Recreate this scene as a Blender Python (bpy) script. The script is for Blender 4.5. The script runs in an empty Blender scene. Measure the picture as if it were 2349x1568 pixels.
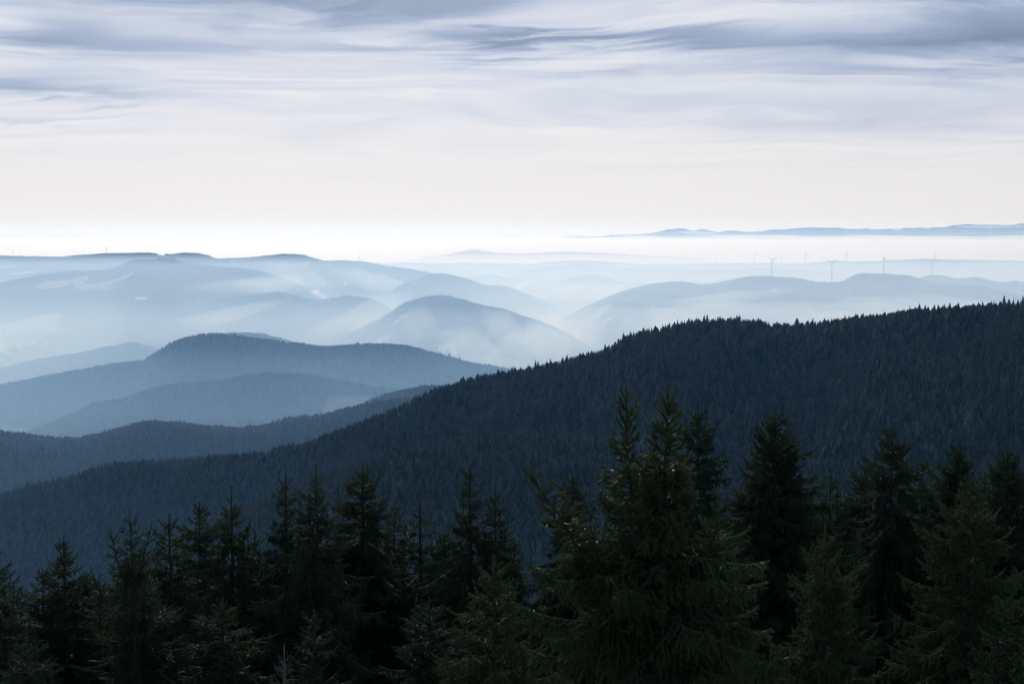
import bpy, math, random
import numpy as np
R = math.radians
scene = bpy.context.scene
C = scene.collection

# ------------------------------------------------------------------ camera
# distances in metres; the camera stands on a lookout tower at the origin, looking along +Y
W0, H0, F0, HORIZON = 2349.0, 1568.0, 3411.0, 540.0
PITCH = math.atan((H0 / 2 - HORIZON) / F0)
cam_d = bpy.data.cameras.new('camera')
cam = bpy.data.objects.new('camera', cam_d)
C.objects.link(cam)
cam_d.sensor_width = 36.0
cam_d.lens = 36.0 * F0 / W0
cam_d.clip_start = 0.5
cam_d.clip_end = 250000
cam.location = (0, 0, 0)
cam.rotation_euler = (R(90) - PITCH, 0, 0)
scene.camera = cam

# ------------------------------------------------------------------ view, render settings
scene.view_settings.view_transform = 'Standard'
scene.view_settings.look = 'None'
scene.view_settings.gamma = 1.0
scene.view_settings.exposure = 0.0
cy = scene.cycles
cy.max_bounces = 12
cy.diffuse_bounces = 3
cy.glossy_bounces = 2
cy.transmission_bounces = 3
cy.volume_bounces = 6
cy.transparent_max_bounces = 16
cy.use_denoising = True
cy.use_adaptive_sampling = True
cy.adaptive_threshold = 0.006
cy.filter_width = 1.2

# ------------------------------------------------------------------ sun and sky
SUN_EL, SUN_AZ = 30.0, -8.0        # azimuth from +Y, negative to the left
sd = bpy.data.lights.new('sun', 'SUN')
sd.energy = 2.8
sd.angle = R(4)
sd.color = (1.0, 0.95, 0.88)
sun = bpy.data.objects.new('sun', sd)
C.objects.link(sun)
sun.rotation_euler = (R(90 - SUN_EL), 0, R(180 - SUN_AZ))   # light travels towards the viewer

world = bpy.data.worlds.new('World')
scene.world = world
world.use_nodes = True


class NT:
    """small node helper"""
    def __init__(self, tree):
        self.t = tree
        self.t.nodes.clear()

    def n(self, kind, ins=None, **props):
        nd = self.t.nodes.new(kind)
        for k, v in props.items():
            setattr(nd, k, v)
        for k, v in (ins or {}).items():
            s = nd.inputs[k]
            if hasattr(v, 'is_output'):
                self.t.links.new(v, s)
            else:
                s.default_value = v
        return nd

    def m(self, op, a, b=None, c=None, clamp=False):
        nd = self.n('ShaderNodeMath', operation=op, use_clamp=clamp)
        for i, v in enumerate((a, b, c)):
            if v is None:
                continue
            if hasattr(v, 'is_output'):
                self.t.links.new(v, nd.inputs[i])
            else:
                nd.inputs[i].default_value = v
        return nd.outputs[0]

    def mix(self, f, a, b):
        nd = self.n('ShaderNodeMix', data_type='RGBA')
        for i, v in ((0, f), (6, a), (7, b)):
            if hasattr(v, 'is_output'):
                self.t.links.new(v, nd.inputs[i])
            else:
                nd.inputs[i].default_value = v if i == 0 else tuple(v) + (1,)
        return nd.outputs[2]


def pxang(x, y):
    return math.atan((x - W0 / 2) / F0), (HORIZON - y) / F0


w = NT(world.node_tree)
sky = w.n('ShaderNodeTexSky', sky_type='NISHITA', sun_disc=False, sun_elevation=R(SUN_EL),
          sun_rotation=R(SUN_AZ), altitude=1000, air_density=1.0, dust_density=2.0)
tc = w.n('ShaderNodeTexCoord').outputs['Generated']
sep = w.n('ShaderNodeSeparateXYZ', {0: tc})
X, Y, Z = sep.outputs
az = w.m('ARCTAN2', X, Y)
el = w.m('MAXIMUM', Z, 0.0)
# cloud deck coordinates: a flat layer seen in perspective
inv = w.m('DIVIDE', 1.0, w.m('ADD', el, 0.09))
cx = w.m('MULTIPLY', X, inv)
cyy = w.m('MULTIPLY', Y, inv)
cv = w.n('ShaderNodeCombineXYZ', {0: cx, 1: w.m('MULTIPLY', cyy, 1.0), 2: 0.0}).outputs[0]
warp = w.n('ShaderNodeTexNoise', {'Vector': cv, 'Scale': 0.55, 'Detail': 3.0, 'Roughness': 0.5})
wv = w.n('ShaderNodeVectorMath', {0: warp.outputs['Color'], 1: (0.5, 0.5, 0.5)}, operation='SUBTRACT').outputs[0]
wv = w.n('ShaderNodeVectorMath', {0: wv, 1: (2.4, 1.8, 0)}, operation='MULTIPLY').outputs[0]
cv2 = w.n('ShaderNodeVectorMath', {0: cv, 1: wv}, operation='ADD').outputs[0]
map1 = w.n('ShaderNodeMapping', {'Vector': cv2, 'Rotation': (0, 0, R(6)), 'Scale': (0.60, 1.0, 1)}).outputs[0]
n1 = w.n('ShaderNodeTexNoise', {'Vector': map1, 'Scale': 1.3, 'Detail': 6.0, 'Roughness': 0.52}).outputs['Fac']
warp2 = w.n('ShaderNodeTexNoise', {'Vector': cv2, 'Scale': 3.2, 'Detail': 5.0, 'Roughness': 0.6})
wv2 = w.n('ShaderNodeVectorMath', {0: w.n('ShaderNodeVectorMath', {0: warp2.outputs['Color'], 1: (0.5, 0.5, 0.5)}, operation='SUBTRACT').outputs[0], 1: (0.35, 0.25, 0)}, operation='MULTIPLY').outputs[0]
cv2 = w.n('ShaderNodeVectorMath', {0: cv2, 1: wv2}, operation='ADD').outputs[0]
map2 = w.n('ShaderNodeMapping', {'Vector': cv2, 'Location': (3.1, 7.7, 0), 'Rotation': (0, 0, R(-9)), 'Scale': (0.8, 1.8, 1)}).outputs[0]
n2 = w.n('ShaderNodeTexNoise', {'Vector': map2, 'Scale': 2.0, 'Detail': 5.0, 'Roughness': 0.48}).outputs['Fac']
# banks of thicker, darker cloud in given directions of the sky
azw = w.m('ADD', az, w.m('MULTIPLY', w.m('SUBTRACT', n1, 0.5), 0.20))
elw = w.m('ADD', el, w.m('MULTIPLY', w.m('SUBTRACT', n2, 0.5), 0.04))
banks = [(1440, 104, 270, 17, 0.58), (1150, 98, 150, 11, 0.28), (1250, 92, 120, 10, 0.15), (2280, 122, 300, 40, 0.50), (2360, 60, 420, 60, 0.22), (2050, 128, 200, 16, .18), (100, 118, 130, 34, 0.42),
         (90, 226, 190, 18, 0.42), (120, 296, 190, 10, 0.25), (780, 12, 330, 42, 0.28), (330, 20, 420, 40, 0.35),
         (1980, -10, 300, 40, 0.30), (380, 120, 160, 26, 0.18), (2100, 270, 520, 60, 0.16), (1900, 170, 200, 14, 0.16),
         (1000, 118, 300, 16, 0.12), (1300, 260, 300, 24, 0.09), (560, 190, 300, 24, 0.13), (1300, -60, 1600, 55, 0.2)]
dark = None
for (bx, by, rx, ry, amp) in banks:
    a0, e0 = pxang(bx, by)
    da = w.m('DIVIDE', w.m('SUBTRACT', azw, a0), rx / F0)
    de = w.m('DIVIDE', w.m('SUBTRACT', elw, e0), ry / F0)
    r2 = w.m('ADD', w.m('MULTIPLY', da, da), w.m('MULTIPLY', de, de))
    g = w.m('MULTIPLY', w.m('EXPONENT', w.m('MULTIPLY', r2, -0.7)), amp)
    dark = g if dark is None else w.m('ADD', dark, g)
# general unevenness that grows with height above the horizon
hi = w.n('ShaderNodeMapRange', {'Value': el, 'From Min': 0.015, 'From Max': 0.14, 'To Min': 0.05, 'To Max': 1.0}).outputs[0]
gen = w.m('MULTIPLY', w.m('SUBTRACT', w.m('ADD', w.m('MULTIPLY', n1, 0.8), w.m('MULTIPLY', n2, 0.6)), 0.64), 1.25)
dark = w.m('ADD', dark, w.m('MULTIPLY', gen, hi))
base = w.n('ShaderNodeMapRange', {'Value': el, 'From Min': 0.01, 'From Max': 0.16, 'To Min': 0.0, 'To Max': 0.24}).outputs[0]
rise = w.n('ShaderNodeMapRange', {'Value': el, 'From Min': 0.15, 'From Max': 0.6, 'To Min': 0.0, 'To Max': 0.45}).outputs[0]
dark = w.m('ADD', dark, w.m('ADD', base, rise))
map3 = w.n('ShaderNodeMapping', {'Vector': cv2, 'Location': (1.3, 2.2, 0), 'Rotation': (0, 0, R(14)), 'Scale': (0.9, 2.6, 1)}).outputs[0]
n3 = w.n('ShaderNodeTexNoise', {'Vector': map3, 'Scale': 3.4, 'Detail': 8.0, 'Roughness': 0.62}).outputs['Fac']
fine = w.m('MULTIPLY', w.m('SUBTRACT', n3, 0.5), 0.09)
dark = w.m('ADD', dark, w.m('MULTIPLY', fine, hi), clamp=True)
ramp = w.n('ShaderNodeValToRGB', {0: dark})
cr = ramp.color_ramp
cr.elements[0].position = 0.0
cr.elements[0].color = (8.3, 8.2, 8.35, 1)
cr.elements[1].position = 1.0
cr.elements[1].color = (1.6, 2.1, 3.2, 1)
for p, c in ((0.14, (7.4, 7.5, 8.1)), (0.32, (5.8, 6.25, 7.4)), (0.6, (3.3, 4.0, 5.6))):
    e = cr.elements.new(p)
    e.color = c + (1,)
pink = w.n('ShaderNodeMapRange', {'Value': el, 'From Min': 0.03, 'From Max': 0.09, 'To Min': 0.6, 'To Max': 0.0}).outputs[0]
ccol = w.mix(pink, ramp.outputs[0], (7.9, 7.6, 7.6))
low = w.n('ShaderNodeMapRange', {'Value': el, 'From Min': 0.0, 'From Max': 0.03, 'To Min': 1.0, 'To Max': 0.0}).outputs[0]
ccol = w.mix(low, ccol, (8.0, 7.95, 7.75))
col = w.mix(0.95, sky.outputs[0], ccol)
bg = w.n('ShaderNodeBackground', {'Color': col, 'Strength': 0.1})
w.t.links.new(bg.outputs[0], w.n('ShaderNodeOutputWorld').inputs[0])

# ------------------------------------------------------------------ helpers
ca, sa = math.cos(PITCH), math.sin(PITCH)


def at(px, py, D):
    """the point at pixel (px, py) of a 2349 x 1568 picture whose depth along +Y is D metres (arrays allowed)"""
    px = np.asarray(px, float); py = np.asarray(py, float)
    u = (px - W0 / 2) / F0
    v = -(py - H0 / 2) / F0
    y = ca + v * sa
    z = v * ca - sa
    s = D / y
    return np.stack([u * s, y * s, z * s], -1)


def project(P):
    x, y, z = P[..., 0], P[..., 1], P[..., 2]
    d = y * ca - z * sa
    v = (y * sa + z * ca) / d
    return W0 / 2 + F0 * x / d, H0 / 2 - F0 * v


def link(o, parent=None):
    C.objects.link(o)
    if parent is not None:
        o.parent = parent
    return o


def make_mesh(name, verts, tris=None, quads=None, mats=(), smooth=False):
    verts = np.ascontiguousarray(verts, dtype=np.float32)
    me = bpy.data.meshes.new(name)
    me.vertices.add(len(verts))
    me.vertices.foreach_set('co', verts.ravel())
    idx, start, pos = [], [], 0
    for f, k in ((tris, 3), (quads, 4)):
        if f is not None and len(f):
            f = np.asarray(f, dtype=np.int32)
            idx.append(f.ravel())
            start.append(pos + np.arange(len(f)) * k)
            pos += f.size
    if idx:
        idx = np.concatenate(idx); start = np.concatenate(start)
        me.loops.add(len(idx))
        me.loops.foreach_set('vertex_index', idx)
        me.polygons.add(len(start))
        me.polygons.foreach_set('loop_start', start.astype(np.int32))
        me.polygons.foreach_set('use_smooth', np.full(len(start), smooth))
    me.update(calc_edges=True)
    for m_ in mats:
        me.materials.append(m_)
    return me


def mesh_obj(name, me, parent=None):
    return link(bpy.data.objects.new(name, me), parent)


def tag(o, label=None, cat=None, group=None, kind=None):
    if label: o['label'] = label
    if cat: o['category'] = cat
    if group: o['group'] = group
    if kind: o['kind'] = kind
    return o


class MB:
    """collects triangles from several solids into one mesh"""
    def __init__(self):
        self.v, self.t, self.n = [], [], 0

    def add(self, v, t):
        v = np.asarray(v, float); t = np.asarray(t, int)
        self.v.append(v); self.t.append(t + self.n); self.n += len(v)

    def tube(self, pts, rad, k=6, cap=True):
        pts = np.asarray(pts, float); rad = np.broadcast_to(np.asarray(rad, float), (len(pts),))
        d = np.gradient(pts, axis=0)
        d /= np.linalg.norm(d, axis=1, keepdims=True) + 1e-9
        ref = np.where(np.abs(d[:, 2:3]) > 0.9, np.array([[1., 0, 0]]), np.array([[0, 0, 1.]]))
        a = np.cross(d, ref); a /= np.linalg.norm(a, axis=1, keepdims=True) + 1e-9
        b = np.cross(d, a)
        th = np.arange(k) * 2 * math.pi / k
        ring = pts[:, None] + rad[:, None, None] * (a[:, None] * np.cos(th)[None, :, None] + b[:, None] * np.sin(th)[None, :, None])
        n = len(pts)
        v = ring.reshape(-1, 3)
        i = np.arange(n - 1)[:, None] * k; j = np.arange(k)[None]; j2 = (j + 1) % k
        q = np.stack([i + j, i + j2, i + k + j2, i + k + j], -1).reshape(-1, 4)
        t = np.concatenate([q[:, [0, 1, 2]], q[:, [0, 2, 3]]])
        if cap:
            v = np.concatenate([v, pts[[0, -1]]])
            jj = np.arange(k)
            t = np.concatenate([t, np.stack([np.full(k, n * k), (jj + 1) % k, jj], -1),
                                np.stack([np.full(k, n * k + 1), (n - 1) * k + jj, (n - 1) * k + (jj + 1) % k], -1)])
        self.add(v, t)

    def box(self, c, s, rz=0.0):
        c = np.array(c, float); s = np.array(s, float) / 2
        v = np.array([[x, y, z] for x in (-1, 1) for y in (-1, 1) for z in (-1, 1)], float) * s
        cz, sz = math.cos(rz), math.sin(rz)
        v = np.stack([v[:, 0] * cz - v[:, 1] * sz, v[:, 0] * sz + v[:, 1] * cz, v[:, 2]], -1) + c
        q = np.array([[0, 1, 3, 2], [4, 6, 7, 5], [0, 4, 5, 1], [2, 3, 7, 6], [0, 2, 6, 4], [1, 5, 7, 3]])
        self.add(v, np.concatenate([q[:, [0, 1, 2]], q[:, [0, 2, 3]]]))

    def arrays(self):
        return np.concatenate(self.v), np.concatenate(self.t)

    def build(self, name, mat, parent=None, smooth=False):
        v, t = self.arrays()
        return mesh_obj(name, make_mesh(name, v, tris=t, mats=[mat], smooth=smooth), parent)


# value noise
_rs = np.random.RandomState(11)
_tab = _rs.rand(256, 256)


def vnoise(x, y):
    xi = np.floor(x).astype(int); yi = np.floor(y).astype(int)
    fx = x - xi; fy = y - yi
    fx = fx * fx * (3 - 2 * fx); fy = fy * fy * (3 - 2 * fy)
    a = _tab[xi & 255, yi & 255]; b = _tab[(xi + 1) & 255, yi & 255]
    c = _tab[xi & 255, (yi + 1) & 255]; d = _tab[(xi + 1) & 255, (yi + 1) & 255]
    return (a * (1 - fx) + b * fx) * (1 - fy) + (c * (1 - fx) + d * fx) * fy


def fbm(x, y, o=4):
    s = 0; a = 0.5; t = 0
    for k in range(o):
        s = s + a * vnoise(x + 17.3 * k, y + 9.1 * k); t += a
        x = x * 2.03; y = y * 2.03; a *= 0.5
    return s / t * 2 - 1


# ------------------------------------------------------------------ materials
def principled(name, base, rough=0.9, spec=0.2, noise=None, var=None, glow=None, **kw):
    mt = bpy.data.materials.new(name)
    mt.use_nodes = True
    g = NT(mt.node_tree)
    colr = tuple(base) + (1,)
    if noise:
        sc, c2, detail = noise
        tcn = g.n('ShaderNodeTexCoord').outputs['Object']
        nz = g.n('ShaderNodeTexNoise', {'Vector': tcn, 'Scale': sc, 'Detail': detail, 'Roughness': 0.6}).outputs['Fac']
        f = g.n('ShaderNodeMapRange', {'Value': nz, 'From Min': 0.35, 'From Max': 0.65}).outputs[0]
        colr = g.mix(f, base, c2)
    if var:
        rnd = g.n('ShaderNodeObjectInfo').outputs['Random']
        colr = g.mix(rnd, base, var) if not noise else g.mix(g.m('MULTIPLY', rnd, 0.6), colr, var)
    b = g.n('ShaderNodeBsdfPrincipled', {'Base Color': colr, 'Roughness': rough, 'Specular IOR Level': spec, **kw})
    out = b.outputs[0]
    if glow:      # needles let some of the light behind them through
        t = g.n('ShaderNodeBsdfTranslucent', {'Color': g.mix(0.5, colr, glow)})
        out = g.n('ShaderNodeMixShader', {0: 0.42, 1: out, 2: t.outputs[0]}).outputs[0]
    g.t.links.new(out, g.n('ShaderNodeOutputMaterial').inputs[0])
    return mt


def ground_material(name, forest_a, forest_b, meadow_a, meadow_b, scale):
    mt = bpy.data.materials.new(name)
    mt.use_nodes = True
    g = NT(mt.node_tree)
    tcn = g.n('ShaderNodeTexCoord').outputs['Object']
    n_a = g.n('ShaderNodeTexNoise', {'Vector': tcn, 'Scale': scale, 'Detail': 6.0, 'Roughness': 0.65}).outputs['Fac']
    fa = g.n('ShaderNodeMapRange', {'Value': n_a, 'From Min': 0.4, 'From Max': 0.6}).outputs[0]
    n_b = g.n('ShaderNodeTexNoise', {'Vector': tcn, 'Scale': scale * 0.13, 'Detail': 4.0}).outputs['Fac']
    fb = g.n('ShaderNodeMapRange', {'Value': n_b, 'From Min': 0.4, 'From Max': 0.6}).outputs[0]
    fo = g.mix(fa, forest_a, forest_b)
    me_ = g.mix(fb, meadow_a, meadow_b)
    at_ = g.n('ShaderNodeAttribute', attribute_name='meadow').outputs['Fac']
    edge = g.m('ADD', at_, g.m('MULTIPLY', g.m('SUBTRACT', n_a, 0.5), 0.5))
    fm = g.n('ShaderNodeMapRange', {'Value': edge, 'From Min': 0.42, 'From Max': 0.58}).outputs[0]
    colr = g.mix(fm, fo, me_)
    b = g.n('ShaderNodeBsdfPrincipled', {'Base Color': colr, 'Roughness': 0.95, 'Specular IOR Level': 0.05})
    g.t.links.new(b.outputs[0], g.n('ShaderNodeOutputMaterial').inputs[0])
    return mt


M = {}
M['forest_floor'] = ground_material('forest_floor', (.016, .020, .014), (.026, .028, .020), (.085, .08, .08), (.06, .065, .055), 0.02)
M['far_hill'] = ground_material('far_hill', (.018, .024, .018), (.034, .038, .028), (.30, .29, .26), (.13, .14, .11), 0.012)
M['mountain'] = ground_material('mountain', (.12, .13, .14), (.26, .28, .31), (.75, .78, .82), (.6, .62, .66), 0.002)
M['valley'] = ground_material('valley', (.05, .06, .04), (.10, .11, .07), (.3, .3, .2), (.2, .2, .2), 0.004)
M['needles'] = principled('needles', (.010, .023, .013), rough=0.55, spec=0.06, noise=(1.1, (.034, .060, .034), 4.0), var=(.014, .032, .024), glow=(.05, .085, .035))
M['needles_olive'] = principled('needles_olive', (.026, .044, .018), rough=0.6, spec=0.08, noise=(1.6, (.030, .056, .030), 4.0), var=(.036, .058, .030), glow=(.06, .09, .035))
M['needles_close'] = principled('needles_close', (.016, .034, .010), rough=0.5, spec=0.14, noise=(1.7, (.050, .080, .042), 4.0), var=(.022, .044, .028), glow=(.06, .095, .04))
M['bark'] = principled('bark', (.018, .017, .015), rough=0.9, spec=0.05, noise=(6.0, (.040, .040, .034), 5.0))
M['lichen'] = principled('lichen', (.07, .075, .07), rough=0.9, spec=0.1, noise=(8.0, (.12, .125, .115), 4.0))
M['ridge_needles'] = principled('ridge_needles', (.008, .017, .013), rough=0.8, spec=0.05, var=(.046, .072, .050))
M['bare_twigs'] = principled('bare_twigs', (.048, .049, .042), rough=0.9, spec=0.05, var=(.074, .075, .064))
M['turbine_backlit'] = principled('turbine_backlit', (.34, .35, .36), rough=0.4, spec=0.4)  # white turbines coloured grey: their backlit shade is put into the base colour
M['house_wall'] = principled('house_wall', (.7, .68, .62), rough=0.9)
M['house_roof'] = principled('house_roof', (.62, .62, .60), rough=0.35, spec=0.8)
M['barn_roof'] = principled('barn_roof', (.75, .75, .75), rough=0.3, spec=0.9)


def volume_material(name, density, color, aniso, absorb=(1, 1, 1)):
    mt = bpy.data.materials.new(name)
    mt.use_nodes = True
    g = NT(mt.node_tree)
    v = g.n('ShaderNodeVolumePrincipled', {'Color': tuple(color) + (1,), 'Density': density, 'Anisotropy': aniso,
                                           'Absorption Color': tuple(absorb) + (1,)})
    o = g.n('ShaderNodeOutputMaterial')
    g.t.links.new(v.outputs[0], o.inputs['Volume'])
    return mt

# ------------------------------------------------------------------ terrain
FLOOR = -930.0


def smooth_interp(xs, pts):
    px = np.array([p[0] for p in pts], float); py = np.array([p[1] for p in pts], float)
    # monotone-ish cubic (Catmull-Rom) between traced points
    m_ = np.gradient(py, px)
    i = np.clip(np.searchsorted(px, xs) - 1, 0, len(px) - 2)
    h = px[i + 1] - px[i]
    t = np.clip((xs - px[i]) / h, 0, 1)
    return ((2 * t**3 - 3 * t**2 + 1) * py[i] + (t**3 - 2 * t**2 + t) * h * m_[i]
            + (-2 * t**3 + 3 * t**2) * py[i + 1] + (t**3 - t**2) * h * m_[i + 1])


class Ridge:
    def __init__(self, pts, D, slope=0.42, back=0.4, spur=0.35, spur_len=600., bump=3.0, round_=60., D1=None, drop_px=0, seed=0, xr=None):
        self.pts, self.D, self.D1 = pts, D, (D1 or D)
        self.slope, self.back, self.spur, self.spur_len, self.bump, self.round_ = slope, back, spur, spur_len, bump, round_
        self.drop_px, self.seed = drop_px, seed
        self.x0, self.x1 = (pts[0][0], pts[-1][0]) if xr is None else xr

    def crest(self, xs):
        ys = smooth_interp(xs, self.pts) + self.drop_px
        f = np.clip((xs - 0) / W0, -0.4, 1.4)
        D = self.D + (self.D1 - self.D) * f
        D = D * (1 + 0.03 * fbm(xs / 400. + self.seed * 3.3, xs * 0 + self.seed, 2))
        return at(xs, ys, D)

    def rough(self, xs):
        """unevenness of the wooded crest line, metres"""
        k = self.D / F0
        if self.D < 8800: return 0 * xs
        return k * ((1.6 if self.D < 40000 else 5.5) * fbm(xs / 30. + self.seed * 7.7, xs * 0 + 3.1, 5) + (1.3 if self.D < 16500 else .6) * fbm(xs / 7. + self.seed, xs * 0 + 8.1, 3))

    def pos(self, xs, s):
        """crest position moved by s metres (negative: towards the camera) down the slope"""
        Pc = self.crest(xs)
        hd = Pc[..., :2] / np.linalg.norm(Pc[..., :2], axis=-1, keepdims=True)
        xy = Pc[..., :2] + hd * s[..., None]
        a = np.abs(s)
        sl = np.where(s < 0, self.slope, self.back)
        drop = sl * (np.sqrt(a * a + self.round_ ** 2) - self.round_)
        n = fbm(xy[..., 0] / self.spur_len + self.seed, xy[..., 1] / (self.spur_len * 1.6) + 5.5, 4)
        drop = drop * (1 - self.spur * n * (1 - np.exp(-a / 250.)))
        z = Pc[..., 2] + self.rough(xs) * np.exp(-a / 70.) - drop + self.bump * fbm(xy[..., 0] / 35. + 31, xy[..., 1] / 35., 2) * np.minimum(1, 0.3 + a / 80.)
        return np.concatenate([xy, z[..., None]], -1)

    def smin(self):
        return -(0 - FLOOR) / self.slope * 1.1


def poly_mask(px, py, poly):
    inside = np.zeros(px.shape, bool)
    n = len(poly)
    for i in range(n):
        x1, y1 = poly[i]; x2, y2 = poly[(i + 1) % n]
        if y1 == y2:
            continue
        c = ((y1 > py) != (y2 > py)) & (px < (x2 - x1) * (py - y1) / (y2 - y1) + x1)
        inside ^= c
    return inside


def build_ridge(name, r, mat, step=3.0, meadows=(), front=None, back=None, ns=90):
    xs = np.arange(r.x0, r.x1 + step, step)
    front = front or min(-r.smin(), 3800); back = back or 2200
    tf = np.linspace(0, 1, ns)
    s = np.concatenate([-(front * tf[::-1] ** 1.6), back * (np.linspace(0, 1, ns // 3)[1:]) ** 1.8])
    XS, S = np.meshgrid(xs, s, indexing='ij')
    P = r.pos(XS, S)
    # ends of the ridge sink below the valley floor
    edge = np.minimum(XS - r.x0, r.x1 - XS) / 90.
    P[..., 2] -= np.where(edge < 1, (1 - np.clip(edge, 0, 1)) ** 2 * 260, 0)
    P[..., 2] = np.maximum(P[..., 2], FLOOR - 30)
    n, m_ = XS.shape
    i = np.arange(n - 1)[:, None] * m_; j = np.arange(m_ - 1)[None]
    q = np.stack([i + j, i + m_ + j, i + m_ + j + 1, i + j + 1], -1).reshape(-1, 4)
    me = make_mesh(name, P.reshape(-1, 3), quads=q, mats=[mat], smooth=True)
    att = me.attributes.new('meadow', 'FLOAT', 'POINT')
    px, py = project(P)
    mk = np.zeros(px.shape)
    for poly in meadows:
        mk = np.maximum(mk, poly_mask(px, py, poly) & (S < 60))
    if r.D > 8800 and r.D < 40000:
        nn = fbm(P[..., 0] / 420. + r.seed, P[..., 1] / 500., 5)
        mk = np.maximum(mk, np.clip((nn - .22) / .15, 0, 1) * ((P[..., 2] < -520) & (S < 0)) * .6)
    # soften by one cell
    k = mk.copy()
    k[1:-1, 1:-1] = (mk[1:-1, 1:-1] * 2 + mk[:-2, 1:-1] + mk[2:, 1:-1] + mk[1:-1, :-2] + mk[1:-1, 2:]) / 6
    att.data.foreach_set('value', k.ravel().astype(np.float32))
    o = mesh_obj(name, me)
    o['kind'] = 'structure'
    return o


RD = {}
RD['near'] = Ridge([(-500, 1235), (-200, 1175), (0, 1146), (60, 1131), (150, 1106), (250, 1081), (330, 1068), (420, 1063), (480, 1058), (600, 1050),
                    (680, 1030), (760, 1006), (820, 985), (880, 962), (940, 935), (1000, 906), (1040, 895), (1080, 884), (1150, 868), (1220, 855),
                    (1300, 836), (1350, 826), (1400, 812), (1425, 796), (1460, 782), (1500, 772), (1560, 758), (1600, 753), (1700, 752), (1750, 757),
                    (1810, 763), (1870, 756), (1950, 745), (2050, 732), (2150, 722), (2250, 715), (2349, 705), (2500, 690), (2800, 670)],
                   3700, D1=2900, slope=0.50, back=0.5, spur=0.48, spur_len=380., bump=2.5, round_=45, seed=1)
RD['fold'] = Ridge([(200, 1370), (330, 1292), (488, 1208), (600, 1156), (732, 1106), (903, 1048), (1010, 1026), (1122, 1018), (1300, 1012), (1450, 1030), (1600, 1080), (1750, 1150)],
                   2750, slope=0.45, back=0.6, spur=0.4, spur_len=350., round_=60, seed=31)
RD['second'] = Ridge([(-400, 990), (-200, 985), (0, 997), (60, 1004), (150, 1013), (220, 1005), (270, 990), (330, 975), (400, 977), (470, 984), (540, 991),
                      (600, 986), (660, 968), (700, 961), (760, 957), (790, 948), (850, 934), (900, 926), (960, 921), (1100, 925), (1300, 940)],
                     4900, slope=0.42, back=0.45, spur=0.3, spur_len=500., round_=60, seed=2)
RD['brown'] = Ridge([(780, 960), (830, 935), (880, 914), (910, 905), (950, 898), (1010, 893), (1080, 902), (1200, 930)],
                    5500, slope=0.4, round_=80, seed=3)
RD['spur'] = Ridge([(-100, 1040), (0, 1020), (90, 985), (172, 952), (206, 935), (275, 921), (327, 905), (378, 891), (447, 883), (516, 877), (560, 868), (619, 862),
                    (700, 866), (780, 880), (900, 900), (1050, 930)], 6600, slope=0.34, round_=120, spur=0.3, seed=4)
RD['third'] = Ridge([(-500, 930), (-200, 905), (0, 888), (60, 876), (130, 862), (200, 849), (280, 836), (340, 826), (370, 805), (410, 786), (450, 774),
                     (480, 770), (520, 772), (580, 781), (640, 787), (700, 795), (760, 799), (840, 794), (900, 795), (950, 801), (990, 812),
                     (1040, 826), (1100, 841), (1150, 848), (1200, 858), (1300, 882), (1450, 930)], 7600, slope=0.36, round_=90, spur=0.4, spur_len=700., seed=5)
RD['knob'] = Ridge([(300, 850), (380, 808), (450, 784), (540, 770), (600, 771), (650, 783), (700, 799), (780, 830)], 8400, slope=0.36, round_=90, seed=6)
RD['fourth'] = Ridge([(-500, 900), (-200, 875), (0, 851), (60, 834), (130, 822), (200, 810), (260, 798), (300, 791), (330, 795), (370, 807), (420, 830), (520, 870)],
                     9200, slope=0.36, round_=100, seed=7)
RD['fifth'] = Ridge([(-400, 860), (-100, 835), (0, 814), (52, 797), (110, 778), (213, 759), (327, 719), (464, 695), (584, 680), (636, 673), (674, 680),
                     (725, 691), (803, 682), (837, 686), (882, 704), (906, 722), (960, 760), (1040, 800)], 11200, slope=0.3, round_=160, spur=0.3, spur_len=900., seed=8)
RD['round'] = Ridge([(740, 810), (786, 776), (837, 752), (885, 727), (927, 700), (975, 684), (1026, 683), (1061, 690), (1112, 706), (1147, 711),
                     (1198, 728), (1267, 752), (1318, 779), (1370, 806), (1440, 840), (1560, 880)], 10200, slope=0.32, round_=160, spur=0.35, spur_len=800., seed=9)
RD['behind_fifth'] = Ridge([(640, 700), (690, 668), (734, 659), (775, 664), (810, 659), (830, 665), (854, 677), (889, 680), (927, 684), (980, 690), (1080, 700)],
                           12800, slope=0.3, round_=160, seed=10)
RD['left_hill'] = Ridge([(-500, 690), (-200, 670), (0, 652), (79, 637), (138, 628), (275, 613), (299, 601), (344, 599), (395, 597), (430, 606), (516, 616),
                         (584, 623), (636, 635), (681, 652), (760, 690), (860, 730)], 12100, slope=0.24, round_=200, spur=0.45, spur_len=1100., seed=11)
RD['left_low'] = Ridge([(60, 790), (160, 755), (240, 728), (310, 700), (380, 672), (450, 655), (520, 640), (600, 634), (680, 650), (760, 675), (850, 700)],
                       13000, slope=0.26, round_=200, spur=0.3, seed=21)
RD['tenth'] = Ridge([(860, 700), (927, 652), (968, 639), (1006, 631), (1043, 635), (1078, 645), (1112, 656), (1164, 661), (1198, 673), (1250, 693), (1320, 720), (1420, 750)],
                    13000, slope=0.28, round_=180, spur=0.4, seed=12)
RD['ninth'] = Ridge([(330, 640), (413, 604), (509, 597), (584, 593), (619, 589), (705, 590), (739, 600), (786, 601), (827, 603), (889, 613), (940, 620),
                     (992, 630), (1060, 650), (1200, 690)], 13700, slope=0.25, round_=200, spur=0.4, spur_len=1200., seed=13)
RD['left_mid'] = Ridge([(-400, 640), (-100, 622), (0, 617), (60, 606), (103, 601), (241, 600), (320, 603), (420, 615), (520, 640)], 13900, slope=0.25, round_=220, seed=14)
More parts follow.
